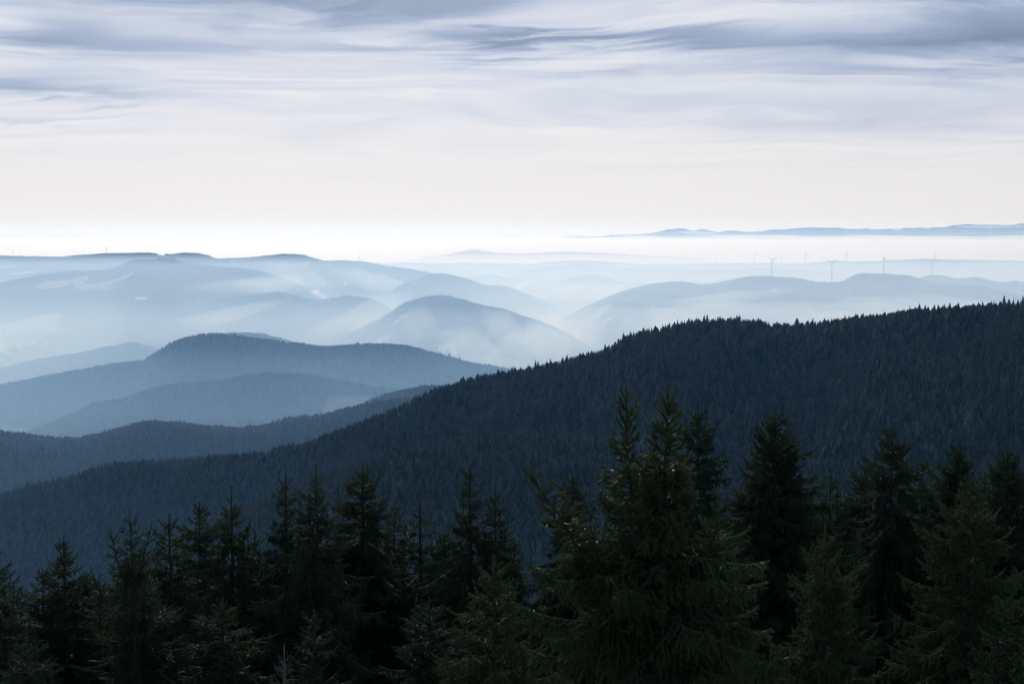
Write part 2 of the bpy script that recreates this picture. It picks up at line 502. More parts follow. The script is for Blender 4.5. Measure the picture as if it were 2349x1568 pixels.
RD['left_back'] = Ridge([(-500, 600), (-200, 592), (0, 589), (69, 591), (130, 592), (172, 589), (206, 586), (241, 584), (344, 584), (395, 586), (419, 583), (464, 586),
                         (502, 597), (600, 620)], 15500, slope=0.25, round_=220, seed=15)
RD['eleventh'] = Ridge([(880, 640), (940, 618), (975, 610), (1016, 609), (1043, 617), (1078, 620), (1112, 628), (1180, 645)], 20000, slope=0.25, round_=220, seed=16)
RD['twelfth'] = Ridge([(1000, 655), (1061, 637), (1095, 632), (1150, 633), (1181, 643), (1226, 652), (1300, 680)], 18000, slope=0.25, round_=220, seed=17)
RD['thirteenth'] = Ridge([(1040, 760), (1120, 700), (1191, 664), (1233, 648), (1284, 646), (1318, 634), (1346, 629), (1377, 632), (1415, 644), (1456, 648), (1507, 651),
                          (1560, 646), (1620, 645), (1692, 636), (1760, 645), (1850, 660)], 15200, slope=0.26, round_=200, spur=0.45, seed=18)
RD['turbine'] = Ridge([(1180, 800), (1290, 735), (1380, 690), (1450, 665), (1541, 650), (1586, 652), (1617, 655), (1654, 651), (1713, 639), (1747, 637), (1782, 639), (1833, 642), (1864, 649),
                       (1892, 650), (1940, 646), (1953, 638), (2005, 631), (2057, 634), (2098, 640), (2132, 651), (2177, 656), (2230, 660), (2273, 666), (2315, 676),
                       (2400, 690), (2600, 700)], 11500, slope=0.3, round_=160, spur=0.4, spur_len=900., seed=19)
RD['turbine_back'] = Ridge([(2050, 660), (2100, 645), (2125, 636), (2146, 634), (2194, 642), (2246, 639), (2273, 647), (2308, 651), (2325, 648), (2349, 651), (2500, 655), (2700, 660)],
                           12600, slope=0.3, round_=160, seed=20)
RD['low_a'] = Ridge([(1640, 760), (1700, 740), (1747, 728), (1782, 726), (1833, 724), (1868, 712), (1895, 706), (1919, 710), (1953, 725), (2010, 745), (2080, 760)],
                    10700, slope=0.25, round_=120, seed=22)
RD['low_b'] = Ridge([(1330, 730), (1387, 702), (1439, 693), (1473, 697), (1507, 711), (1560, 715), (1620, 735)], 10800, slope=0.25, round_=140, seed=23)
RD['plateau'] = Ridge([(700, 620), (865, 605), (1000, 603), (1147, 604), (1215, 605), (1250, 601), (1346, 598), (1404, 601), (1450, 604), (1541, 605), (1644, 604), (1764, 603), (1850, 604),
                       (1902, 599), (1971, 600), (2057, 596), (2108, 594), (2194, 596), (2349, 598), (2600, 600)], 21500, slope=0.2, round_=300, spur=0.3, seed=24)
RD['plateau_low'] = Ridge([(1120, 640), (1215, 618), (1318, 608), (1421, 613), (1541, 617), (1678, 617), (1782, 615), (1900, 625), (2050, 650)], 18600, slope=0.2, round_=300, seed=25)
RD['far_mountain'] = Ridge([(780, 606), (923, 597), (1009, 585), (1061, 577), (1085, 572), (1112, 576), (1164, 581), (1284, 578), (1353, 579), (1456, 584), (1541, 588), (1700, 600)],
                           31000, slope=0.2, round_=300, seed=26)
RD['alps'] = Ridge([(1230, 552), (1284, 546), (1312, 541), (1353, 542), (1398, 540), (1456, 538), (1500, 534), (1541, 528), (1565, 524), (1586, 528), (1610, 526), (1644, 533),
                    (1668, 529), (1713, 532), (1764, 529), (1816, 524), (1868, 523), (1936, 525), (2000, 526), (2057, 524), (2108, 522), (2160, 521), (2211, 517),
                    (2263, 515), (2349, 516), (2500, 518), (2800, 524)], 56000, slope=0.3, round_=150, spur=0.6, spur_len=1800., bump=30, seed=27)

MEADOW = {
    'third': [[(735, 955), (748, 925), (752, 905), (800, 906), (860, 908), (890, 914), (850, 926), (790, 944)]],
    'spur': [[(730, 960), (748, 925), (752, 903), (800, 905), (860, 907), (890, 914), (850, 930), (790, 950)]],
    'left_hill': [[(80, 660), (100, 645), (150, 643), (205, 630), (200, 645), (150, 655), (105, 665)],
                  [(165, 655), (240, 648), (290, 630), (310, 621), (305, 628), (250, 655), (190, 668)],
                  [(205, 650), (235, 658), (290, 655), (240, 668)],
                  [(0, 745), (40, 735), (80, 722), (150, 720), (120, 745), (160, 755), (110, 770), (50, 790), (0, 800)]],
    'left_low': [[(400, 660), (470, 652), (530, 648), (500, 660), (430, 670)], [(270, 760), (240, 745), (340, 705), (380, 700)]],
    'left_mid': [[(0, 630), (60, 628), (110, 618), (60, 622)]],
    'ninth': [[(525, 601), (560, 597), (545, 602)], [(690, 606), (712, 597), (706, 610)]],
    'left_back': [[(360, 584), (380, 583), (378, 588), (362, 588)]],
    'fifth': [[(830, 735), (870, 712), (884, 722), (860, 740), (800, 775), (790, 770)], [(0, 830), (30, 828), (24, 850), (0, 855)]],
    'round': [[(1000, 790), (1030, 790), (1020, 815), (1010, 812)], [(1028, 790), (1046, 785), (1044, 815), (1032, 815)]],
    'tenth': [[(930, 655), (960, 645), (950, 655)]],
    'turbine': [[(1760, 665), (1790, 662), (1775, 672)]],
    'alps': [[(1545, 532), (1590, 529), (1640, 533), (1640, 537), (1600, 538)], [(2035, 524), (2075, 523), (2060, 530)], [(2180, 519), (2230, 516), (2270, 515), (2349, 516), (2349, 522), (2250, 524)],
             [(2110, 523), (2140, 521), (2130, 527)]],
}
for key, r in RD.items():
    far = r.D > 16000
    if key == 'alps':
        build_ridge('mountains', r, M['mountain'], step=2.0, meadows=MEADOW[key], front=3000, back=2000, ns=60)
    else:
        build_ridge('forested_hill' if not far else 'distant_hill', r, M['forest_floor'] if r.D < 8600 else M['far_hill'],
                    step=(4.0 if key == 'near' else 3.0), meadows=MEADOW.get(key, ()), ns=(110 if r.D < 8600 else 80))

# the valley floor: one sheet out to the horizon
gx = np.linspace(-60000, 60000, 61); gy = np.linspace(-4000, 110000, 58)
GX, GY = np.meshgrid(gx, gy, indexing='ij')
GZ = FLOOR + 12 * fbm(GX / 3000., GY / 3000.)
n_, m_ = GX.shape
ii = np.arange(n_ - 1)[:, None] * m_; jj = np.arange(m_ - 1)[None]
o = mesh_obj('valley_floor', make_mesh('valley_floor', np.stack([GX, GY, GZ], -1).reshape(-1, 3),
             quads=np.stack([ii + jj, ii + m_ + jj, ii + m_ + jj + 1, ii + jj + 1], -1).reshape(-1, 4), mats=[M['valley']], smooth=True))
o['kind'] = 'structure'


def hill_z(x, y):
    """the hill the camera and the near trees stand on"""
    d = np.sqrt(x * x + y * y)
    z = -31 - 0.13 * np.clip(d, 0, 105) - 0.46 * np.clip(d - 105, 0, None) * np.clip((d - 105) / 40, 0.35, 1)
    return z + 0.8 * fbm(x / 18., y / 18., 3)


ang = np.linspace(0, 2 * math.pi, 181); rad_ = np.concatenate([[0.01], np.geomspace(3, 2200, 90)])
AN, RA = np.meshgrid(ang, rad_, indexing='ij')
HX, HY = RA * np.sin(AN), RA * np.cos(AN)
n_, m_ = HX.shape
ii = np.arange(n_ - 1)[:, None] * m_; jj = np.arange(m_ - 1)[None]
o = mesh_obj('hillside', make_mesh('hillside', np.stack([HX, HY, np.maximum(hill_z(HX, HY), FLOOR - 40)], -1).reshape(-1, 3),
             quads=np.stack([ii + jj, ii + jj + 1, ii + m_ + jj + 1, ii + m_ + jj], -1).reshape(-1, 4), mats=[M['forest_floor']], smooth=True))
o['kind'] = 'structure'


# ------------------------------------------------------------------ spruces
def template(nneedle, nl, nw, core, rng):
    """one needle-clad piece of twig along +X, length 1 (x) and unit radius scale (y, z)"""
    V, T = [], []
    # tapered core, three sided
    k = 3
    for x, rr in ((0, core), (0.6, core * 0.9), (1.0, core * 0.35)):
        for i in range(k):
            a = i * 2 * math.pi / k + 0.3
            V.append((x, rr * math.cos(a), rr * math.sin(a)))
    for j in range(2):
        for i in range(k):
            a, b = j * k + i, j * k + (i + 1) % k
            T += [(a, b, b + k), (a, b + k, a + k)]
    for i in range(nneedle):
        x = (i + rng.rand()) / nneedle * 0.98
        a = i * 2.399 + rng.rand() * 0.8
        c, s = math.cos(a), math.sin(a)
        L = nl * (0.75 + 0.5 * rng.rand())
        b0 = len(V)
        # two base points spread along the twig, one tip forward and outward
        V.append((x - nw, 0.2 * core * c, 0.2 * core * s))
        V.append((x + nw, 0.2 * core * c, 0.2 * core * s))
        V.append((x + 0.55 * nl * (0.6 + rng.rand()), L * c, L * s))
        T.append((b0, b0 + 1, b0 + 2))
    return np.array(V), np.array(T)


def place(tv, tt, P0, D, rad, roll):
    """copies of a template at P0 along vectors D (with length), scaled radially by rad"""
    n = len(P0)
    L = np.linalg.norm(D, axis=1, keepdims=True) + 1e-9
    d = D / L
    ref = np.where(np.abs(d[:, 2:3]) > 0.9, np.array([[1., 0, 0]]), np.array([[0, 0, 1.]]))
    a = np.cross(d, ref); a /= np.linalg.norm(a, axis=1, keepdims=True)
    b = np.cross(d, a)
    c, s = np.cos(roll)[:, None], np.sin(roll)[:, None]
    a2 = a * c + b * s; b2 = -a * s + b * c
    v = (P0[:, None] + D[:, None] * tv[None, :, 0, None]
         + (a2[:, None] * tv[None, :, 1, None] + b2[:, None] * tv[None, :, 2, None]) * rad[:, None, None])
    t = tt[None] + (np.arange(n) * len(tv))[:, None, None]
    return v.reshape(-1, 3), t.reshape(-1, 3)


class Spruce:
    """axis = list of points from the top down; profile(t) = branch length t metres below the top"""
    def __init__(self, seed, unit, shoot, lod):
        self.r = np.random.RandomState(seed)
        self.unit, self.shoot, self.lod = unit, shoot, lod
        self.segP, self.segD, self.segR = [], [], []
        self.wood = MB()

    def seg(self, P0, D, rad):
        self.segP.append(np.atleast_2d(P0)); self.segD.append(np.atleast_2d(D))
        self.segR.append(np.broadcast_to(np.asarray(rad, float), (len(self.segP[-1]),)).copy())

    def polyline_segs(self, pts, rad):
        pts = np.asarray(pts)
        self.seg(pts[:-1], np.diff(pts, axis=0) * 1.05, rad)

    def spire(self, axis, prof, crown_len, whorl=0.42, up_top=58, up_low=-4, turn=3.5, droop=26, tipup=34, hang=1.0, dens=1.0,
              nbr=6, az_bias=None, sec=0.085, trunk_r=0.012, trunk_k=0.0105, dead_low=0.0):
        r = self.r
        axis = np.asarray(axis, float)
        seglen = np.linalg.norm(np.diff(axis, axis=0), axis=1)
        cum = np.concatenate([[0], np.cumsum(seglen)])
        tot = cum[-1]
        f = lambda t: np.array([np.interp(t, cum, axis[:, k]) for k in range(3)])
        ts = np.concatenate([np.linspace(0, min(3, tot), 8), np.linspace(min(3, tot), tot, 14)[1:]])
        tp = np.stack([f(t) for t in ts])
        tp[1:-1, :2] += r.normal(0, 0.012, (len(tp) - 2, 2)) * np.minimum(1, ts[1:-1, None] / 2)
        self.wood.tube(tp[::-1], (trunk_r + trunk_k * ts)[::-1], k=7)
        # leader
        top = f(0)
        lead = np.stack([f(t) for t in np.linspace(0.0, 0.9, 6)])[::-1]
        self.polyline_segs(lead, self.shoot * (0.85 if self.lod == 0 else 1.0))
        t = (0.30 if self.lod == 0 else 0.5) * r.uniform(0.8, 1.3)
        while t < min(crown_len, tot):
            n = nbr + r.randint(-1, 2)
            if t < 1.2: n = 5 if self.lod == 0 else 4
            a0 = r.rand() * 6.28
            for i in range(n):
                tt = t + r.normal(0, 0.06 if t < 2 else 0.13)
                if tt < 0.12: tt = 0.12
                if r.rand() < 0.10 and t > 1: continue
                azm = a0 + i * 6.283 / n + r.normal(0, 0.25)
                Lb = prof(tt) * r.uniform(0.62, 1.12)
                if r.rand() < 0.09: Lb *= 1.3
                if az_bias is not None:
                    Lb *= az_bias(azm, tt)
                if Lb < 0.06: continue
                self.branch(f(tt), azm, Lb, tt, up_top, up_low, turn, droop, tipup, hang, dens, sec)
            if t > (1.3 if self.lod == 0 else 0.6):   # small branches between the whorls
                for i in range(r.randint(1, 4)):
                    tt = t + r.uniform(0.1, 0.9) * whorl
                    self.branch(f(min(tt, tot)), r.rand() * 6.28, prof(tt) * r.uniform(0.25, 0.6), tt, up_top, up_low, turn, droop, tipup, hang, dens, sec)
            t += whorl * r.uniform(0.75, 1.2) * (0.75 if t < 1.5 else 1.0)

    def branch(self, p0, azm, Lb, t, up_top, up_low, turn, droop, tipup, hang, dens, sec):
        r = self.r
        k = min(1.0, t / turn)
        e0 = R(up_top + (up_low - up_top) * k ** 0.8 + r.normal(0, 7))
        dr = R(droop * min(1, t / (turn * 1.3)) * r.uniform(0.6, 1.3))
        tu = R(tipup * r.uniform(0.4, 1.3)) * min(1, 0.3 + k)
        n = 9
        s = np.linspace(0, 1, n)
        e = e0 - dr * np.sin(math.pi * np.minimum(s * 1.1, 1) * 0.75) + tu * s ** 3
        aa = azm + np.cumsum(r.normal(0, 0.045, n))
        d = np.stack([np.cos(e) * np.cos(aa), np.cos(e) * np.sin(aa), np.sin(e)], -1)
        pts = p0 + np.concatenate([[np.zeros(3)], np.cumsum(d[:-1] * Lb / (n - 1), axis=0)])
        br = 0.004 + 0.006 * Lb
        self.wood.tube(pts, br * (1 - 0.75 * s), k=3 if self.lod > 1 else 4, cap=False)
        # the branch's own needles on its outer part
        st = 1 if Lb < 0.7 else (2 if t < 6 else 3)
        self.polyline_segs(pts[st:], self.shoot)
        # tip shoot
        self.seg(pts[-1], d[-1] * self.unit * 0.8, self.shoot)
        if Lb < 0.18: return
        # side twigs
        step = sec / dens * (1 + (1.3 if self.lod == 0 else 0.2) * max(0, 1 - t / 1.6))
        ns = max(2, int(Lb * 0.88 / step))
        young = self.lod == 0 and t < 1.1
        if young: ns = min(ns, 5)
        ss = 0.12 + 0.86 * (np.arange(ns) + r.rand(ns) * 0.8) / ns
        base = np.stack([np.interp(ss, s, pts[:, c]) for c in range(3)], -1)
        dd = np.stack([np.interp(ss, s, d[:, c]) for c in range(3)], -1)
        side = np.stack([-np.sin(azm) * np.ones(ns), np.cos(azm) * np.ones(ns), np.zeros(ns)], -1)
        sg = np.where(np.arange(ns) % 2 == 0, 1.0, -1.0)[:, None]
        l2 = np.minimum(0.62, 0.10 + 0.42 * (1 - ss) * Lb) * r.uniform(0.55, 1.15, ns)
        hh = hang * min(1.0, max(0.0, (t - 0.8) / 3.0)) * r.uniform(0.4, 1.4, ns) * (1.15 - ss * 0.6)
        d1 = dd * r.uniform(0.5, 0.9, (ns, 1)) + side * sg * r.uniform(0.45, 1.0, (ns, 1))
        d1[:, 2] -= hh * 0.55
        d1 /= np.linalg.norm(d1, axis=1, keepdims=True)
        d2 = d1.copy() * 0.7
        d2[:, 2] -= hh * 1.1
        d2 += r.normal(0, 0.16, (ns, 3))
        d2 /= np.linalg.norm(d2, axis=1, keepdims=True)
        p1 = base + d1 * l2[:, None] * 0.45
        p2 = p1 + d2 * l2[:, None] * 0.6
        sr = self.shoot * (1.0 if (self.lod or t < 1.8) else 0.66)
        self.seg(base, p1 - base, sr)
        self.seg(p1, p2 - p1, sr)
        # short shoots off the side twigs
        nt = 3 if self.lod == 0 else (2 if self.lod == 1 else 1)
        for q in range(0 if young else nt):
            u = r.uniform(0.1, 1.0, ns)[:, None]
            a = p1 + (p2 - p1) * u if q % 2 == 0 else base + (p1 - base) * (0.3 + 0.7 * u)
            v = d2 * 0.55 + r.normal(0, 0.5, (ns, 3))
            v[:, 2] -= hh * 0.35
            v /= np.linalg.norm(v, axis=1, keepdims=True)
            sel = l2 > 0.13
            self.seg(a[sel], (v * (l2[:, None] * r.uniform(0.25, 0.5, (ns, 1)) + 0.03))[sel], sr * 0.95)
        # long hanging twigs under old branches
        if t > 1.8 and hang > 0:
            nh = int(Lb * 11 * hang * dens)
            if nh > 0:
                u = r.uniform(0.25, 0.97, nh)
                b0 = np.stack([np.interp(u, s, pts[:, c]) for c in range(3)], -1)
                ln = r.uniform(0.10, 0.36, nh) * min(1, 0.35 + t / 7.0)
                thin = 0.5 if self.lod == 0 else 0.8
                v = np.stack([r.normal(0, 0.42, nh), r.normal(0, 0.42, nh), -0.75 * np.ones(nh)], -1) * ln[:, None] * .45
                self.seg(b0, v, self.shoot * thin)
                b1 = b0 + v
                v2 = np.stack([r.normal(0, 0.12, nh), r.normal(0, 0.12, nh), -np.ones(nh)], -1) * ln[:, None] * .6
                self.seg(b1, v2, self.shoot * thin)
                for _ in range(2):      # little side shoots on the hanging twigs
                    u2 = r.uniform(0, 1, nh)[:, None]
                    v3 = np.stack([r.normal(0, 0.5, nh), r.normal(0, 0.5, nh), -0.8 * np.ones(nh)], -1) * r.uniform(.05, .12, (nh, 1))
                    self.seg(b1 + v2 * u2, v3, self.shoot * thin)

    def meshes(self, mat, name='crown', bark=None):
        P = np.concatenate(self.segP); D = np.concatenate(self.segD); Rr = np.concatenate(self.segR)
        # cut long pieces to the template's unit length
        L = np.linalg.norm(D, axis=1)
        k = np.maximum(1, np.round(L / self.unit).astype(int))
        idx = np.repeat(np.arange(len(P)), k)
        off = np.concatenate([np.arange(q) for q in k]) if len(k) < 200000 else np.zeros(len(idx))
        Dn = D[idx] / k[idx][:, None]
        Pn = P[idx] + Dn * off[:, None]
        Rn = Rr[idx] * self.r.uniform(0.8, 1.15, len(idx))
        vs, tss, base = [], [], 0
        T = TEMPL[self.lod]
        which = self.r.randint(0, len(T), len(Pn))
        for w_, (tv, tt) in enumerate(T):
            sel = which == w_
            if not sel.any(): continue
            v, t_ = place(tv, tt, Pn[sel], Dn[sel], Rn[sel], self.r.rand(sel.sum()) * 6.28)
            vs.append(v); tss.append(t_ + base); base += len(v)
        crown = make_mesh(name, np.concatenate(vs), tris=np.concatenate(tss), mats=[mat])
        wv_, wt = self.wood.arrays()
        trunk = make_mesh('trunk', wv_, tris=wt, mats=[bark or M['bark']], smooth=True)
        return crown, trunk


tr = np.random.RandomState(5)
TEMPL = {
    0: [template(36, 1.0, 0.045, 0.38, tr) for _ in range(4)],      # close trees
    1: [template(18, 1.0, 0.06, 0.30, tr) for _ in range(4)],
    2: [template(12, 1.0, 0.075, 0.34, tr) for _ in range(4)],
}
LOD = {0: (0.085, 0.034), 1: (0.13, 0.034), 2: (0.20, 0.046)}          # unit length, needle radius


def straight(H, lean=(0, 0)):
    return [(lean[0], lean[1], H), (lean[0] * 0.6, lean[1] * 0.6, H - 4), (0, 0, H - 12), (0, 0, -1.0)]


def power(a, p, rmax, r0=0.0):
    return lambda t: min(rmax, r0 + a * max(t, 0.05) ** p)


def single(seed, lod, H, prof, crown_len=15, mat='needles', lean=(0, 0), **kw):
    kw['nbr'] = kw.get('nbr', 6) + 3
    kw['trunk_r'] = .018
    kw['sec'] = 0.055
    kw['dens'] = kw.get('dens', 1.0)
    s = Spruce(seed, LOD[lod][0], LOD[lod][1], lod)
    s.spire(straight(H, lean), prof, crown_len, **kw)
    return s.meshes(M[mat]) + (H,)


KIND = {}
KIND['slim'] = single(101, 2, 28, power(.46, .80, 2.6), nbr=5)
KIND['long_leader'] = single(102, 2, 28, lambda t: min(2.6, 0.10 + 0.05 * t if t < 0.9 else 0.15 + 0.52 * (t - 0.7) ** .85), nbr=5, hang=1.3, whorl=0.5, dens=.9)
KIND['cone'] = single(103, 2, 28, power(.60, .82, 3.1), nbr=7, hang=0.9, whorl=.36, up_low=-12)
KIND['broad'] = single(104, 2, 28, lambda t: min(3.3, .66 * t ** .80), nbr=8, hang=1.0, whorl=.34, up_low=5, dens=1.1)
KIND['ragged'] = single(105, 2, 28, lambda t: min(3.0, (.38 * t if t < 1.5 else .57 + .55 * (t - 1.5)) * (1 + .3 * math.sin(t * 2.3))), nbr=5, hang=1.4, whorl=.5)
KIND['tuft'] = single(106, 2, 28, lambda t: min(2.7, (.05 + .42 * t) + .30 * max(0, math.sin(t * 1.7 - 0.6))), nbr=6, hang=1.0)
KIND['thin'] = single(107, 2, 28, power(.36, .9, 2.3, .03), nbr=4, hang=1.3, whorl=.5, dens=.8)
KIND['near_olive'] = single(108, 1, 28, power(.58, .80, 3.0), mat='needles_olive', nbr=7, hang=.9, crown_len=12, whorl=.34, up_low=8, tipup=40)
KIND['near_green'] = single(109, 1, 28, power(.55, .85, 3.0), mat='needles', nbr=7, hang=1.1, crown_len=12, whorl=.36, up_low=0)
KIND['near_spread'] = single(110, 1, 28, power(.62, .78, 3.1), mat='needles_olive', nbr=7, hang=1.0, crown_len=11, whorl=.38, up_low=-10, tipup=45)

SPRUCE_GROUP = 'spruces standing in front of the lookout'


def plant(kind, px, py, D, label, sx=1.0, rot=0.0, group=SPRUCE_GROUP, cat='spruce', name='spruce_tree', sz=None):
    crown, trunk, H = KIND[kind]
    P = at(px, py, D)
    zb = float(hill_z(P[0], P[1]))
    s = (P[2] - zb) / H
    e = bpy.data.objects.new(name, None)
    e.empty_display_size = 0.5
    link(e)
    e.location = (P[0], P[1], zb)
    e.scale = (sx, sx, s)
    e.rotation_euler = (0, 0, rot)
    tag(e, label, cat, group)
    mesh_obj('trunk', trunk, e)
    mesh_obj('crown', crown, e)
    return e


rr = random.Random(3)
TREES = [
    # kind, top x, top y, distance, width, label
    ('slim', -12, 1262, 50, 1.1, 'dark spruce cut by the left edge of the photo, its right half showing'),
    ('tuft', 98, 1302, 54, .95, 'low slim spruce just left of the taller spire near the left edge'),
    ('slim', 146, 1228, 56, 1.05, 'slender pointed spruce standing alone near the left edge'),
    ('slim', 388, 1178, 52, 1.1, 'narrow spruce just right of the spruce with several tops'),
    ('tuft', 457, 1150, 60, 1.0, 'dark dense-topped spruce left of the one with the long bare leader'),
    ('long_leader', 530, 1112, 55, 1.05, 'spruce with a long thin bare leader and sparse upswept arms'),
    ('thin', 584, 1215, 68, 1.3, 'low spruce top in the gap right of the long bare leader'),
    ('ragged', 655, 1085, 56, 1.0, 'ragged spruce with wide left arms, left of the needle-tipped spruce'),
    ('long_leader', 725, 1065, 52, 1.0, 'tall spruce ending in a fine needle tip over hanging branches'),
    ('cone', 832, 1062, 60, 1.1, 'regular cone-shaped spruce, tallest in the left half'),
    ('slim', 904, 1152, 74, 1.1, 'small spruce top at the right shoulder of the cone-shaped one'),
    ('thin', 963, 1143, 60, 1.25, 'thin spruce with its dark straight trunk showing through'),
    ('ragged', 1078, 1065, 56, 1.05, 'broad dark spruce between the thin-trunked one and the big arm'),
    ('slim', 1136, 1122, 64, 1.0, 'small spire touching the right side of the broad dark spruce'),
    ('cone', 1313, 1078, 62, .9, 'spruce top seen behind the gap between big arm and twin tops'),
    ('cone', 1602, 918, 44, .85, 'dark pointed spruce close behind the right twin top'),
    ('broad', 1780, 932, 50, 1.05, 'wide full conical spruce standing clear right of the twin tops'),
    ('tuft', 1905, 1090, 64, 1.1, 'short spruce top in the dip right of the wide conical one'),
    ('cone', 1985, 1050, 62, .85, 'spruce leaning against the left side of the tall right-hand spire'),
    ('cone', 2047, 965, 55, .95, 'tall spire-topped spruce, highest of the right-hand group'),
    ('tuft', 2117, 1050, 62, 1.0, 'blunt spruce top just right of the highest right-hand spire'),
    ('broad', 2195, 1008, 56, .85, 'spruce behind the yellowish one near the right edge'),
    ('broad', 2312, 1018, 52, .95, 'wide dark double-shouldered spruce by the right edge'),
    ('cone', 2395, 1090, 56, 1.1, 'spruce half cut off by the right edge of the photo'),
    ('near_olive', 2226, 1078, 36, 1.0, 'yellow-green near spruce with upturned shoots, lower right'),
    ('near_olive', 1893, 1202, 30, .85, 'yellow-green young top below and right of the wide conical spruce'),
    ('near_spread', 1132, 1276, 30, 1.0, 'near spruce with pale spreading branch tips, bottom centre'),
    ('near_green', 2362, 1262, 30, .9, 'near spruce filling the bottom right corner'),
    ('near_green', 2420, 1330, 24, .8, 'close spruce whose branch tips enter at the right edge'),
    ('near_green', 1705, 1500, 24, .6, 'close low spruce top at the bottom, right of the big tree'),
    ('near_green', 60, 1440, 38, 1.0, 'spruce in the bottom left corner, in front of the low slim one'),
    ('tuft', 330, 1330, 46, 1.2, 'spruce standing in front below the many-topped one'),
    ('cone', 510, 1370, 46, 1.1, 'lower spruce in front of the one with the bare leader'),
    ('ragged', 720, 1400, 44, 1.1, 'lower spruce in front of the needle-tipped one'),
    ('cone', 985, 1370, 45, 1.0, 'lower spruce in front of the thin-trunked one'),
    ('slim', 30, 1335, 66, 1.3, 'round dark top in the gap at the left edge'),
    ('slim', 228, 1330, 60, 1.1, 'low top in the notch left of the many-topped spruce'),
    ('tuft', 430, 1270, 70, 1.1, 'top just showing between the narrow spruce and the dense-topped one'),
    ('ragged', 610, 1290, 66, 1.1, 'shadowed spruce filling behind the low top right of the bare leader'),
    ('cone', 690, 1180, 72, .9, 'spruce behind, between the ragged one and the needle-tipped one'),
    ('cone', 780, 1200, 74, 1.0, 'spruce behind the left flank of the cone-shaped one'),
    ('broad', 1020, 1215, 72, .9, 'spruce behind, right of the thin-trunked one'),
    ('ragged', 1180, 1230, 66, 1.0, 'shadowed spruce behind the lower part of the big arm'),
    ('cone', 1700, 1110, 66, 1.0, 'spruce filling the notch left of the wide conical one'),
    ('broad', 1860, 1190, 70, 1.0, 'shadowed spruce behind the right foot of the wide conical one'),
    ('broad', 1940, 1150, 74, 1.0, 'shadowed spruce behind the short top in the dip'),
    ('cone', 2260, 1085, 72, 1.0, 'spruce behind the gap right of the yellowish one'),
]
for k_, x_, y_, d_, s_, lab in TREES:
    plant(k_, x_, y_, d_, lab, sx=s_ * 1.1, rot=rr.uniform(0, 6.28))

for row, (n_, d0, d1, y0, y1) in enumerate(((17, 74, 90, 1255, 1335), (19, 95, 125, 1290, 1370), (13, 58, 66, 1330, 1420))):
    for i in range(n_):
        x_ = -60 + 2470 * (i + .5) / n_ + rr.uniform(-40, 40)
        y_ = rr.uniform(y0, y1) - max(0, (x_ - 1500)) * .05 + (60 if x_ < 180 else 0)
        plant(('cone', 'broad', 'ragged', 'tuft')[rr.randrange(4)], x_, y_, rr.uniform(d0, d1),
              'shadowed spruce deeper in the stand, seen only between the nearer trees', sx=rr.uniform(.9, 1.15), rot=rr.uniform(0, 6.28),
              group='shadowed spruces filling the stand behind')

# the tree with several tops, left
D = 45
q = D / F0
s = Spruce(301, *LOD[1], 1)
H = 30.0
s.spire([(0, 0, H), (.03, 0, H - 1.5), (.12, 0, H - 4), (.1, 0, H - 12), (.1, 0, -1)], power(.34, .8, 2.4), 13, nbr=6, hang=1.0)
s.spire([(.66, .1, H - .45), (.55, .1, H - 1.0), (.36, .1, H - 1.7), (.12, 0, H - 2.6)], power(.34, .7, .6, .04), 2.2, nbr=5, trunk_k=.008)
s.spire([(-.58, -.1, H - .72), (-.5, 0, H - 1.3), (-.3, 0, H - 2.2), (.05, 0, H - 3.2)], power(.36, .7, .7, .04), 2.6, nbr=5, trunk_k=.008)
s.spire([(-1.25, 0, H - 1.9), (-1.1, 0, H - 2.5), (-.7, 0, H - 3.2), (.05, 0, H - 4.0)], power(.36, .7, .7, .04), 2.4, nbr=5, trunk_k=.008)
KIND['many_tops'] = s.meshes(M['needles']) + (H,)
plant('many_tops', 297, 1160, D, 'spruce with several curved tops like raised fingers, left part', rot=0.0)

# the big close tree with two leaders
D = 22.0
s = Spruce(401, *LOD[0], 0)
H = 31.0
far_side = lambda azm, t: 1.0
s.spire([(-.16, 0, H), (-.13, 0, H - 1.0), (0.02, 0, H - 2.4), (.28, .05, H - 3.6), (.3, 0, H - 10), (.3, 0, -1)],
        lambda t: min(2.6, .11 + .24 * t + .13 * max(0, t - 1.2) ** 1.1), 9.5, nbr=7, hang=1.0, whorl=.27, sec=.048, az_bias=lambda a, t: 1 + min(t / 3, 1) * (.26 * math.sin(2 * a + t * 2.1) + .16 * math.sin(5 * a - t * 3.3)), trunk_r=.010, up_low=0, turn=3, tipup=42)
s.spire([(.47, 0, H + .06), (.45, 0, H - .8), (.42, 0, H - 1.8), (.40, 0, H - 3.0), (.32, 0, H - 4.4)],
        lambda t: min(1.7, .11 + .24 * t + .08 * max(0, t - 1.2)), 4.2, nbr=8, hang=.9, whorl=.22, sec=.045, trunk_r=.010, trunk_k=.012, up_low=5, turn=3, tipup=42)
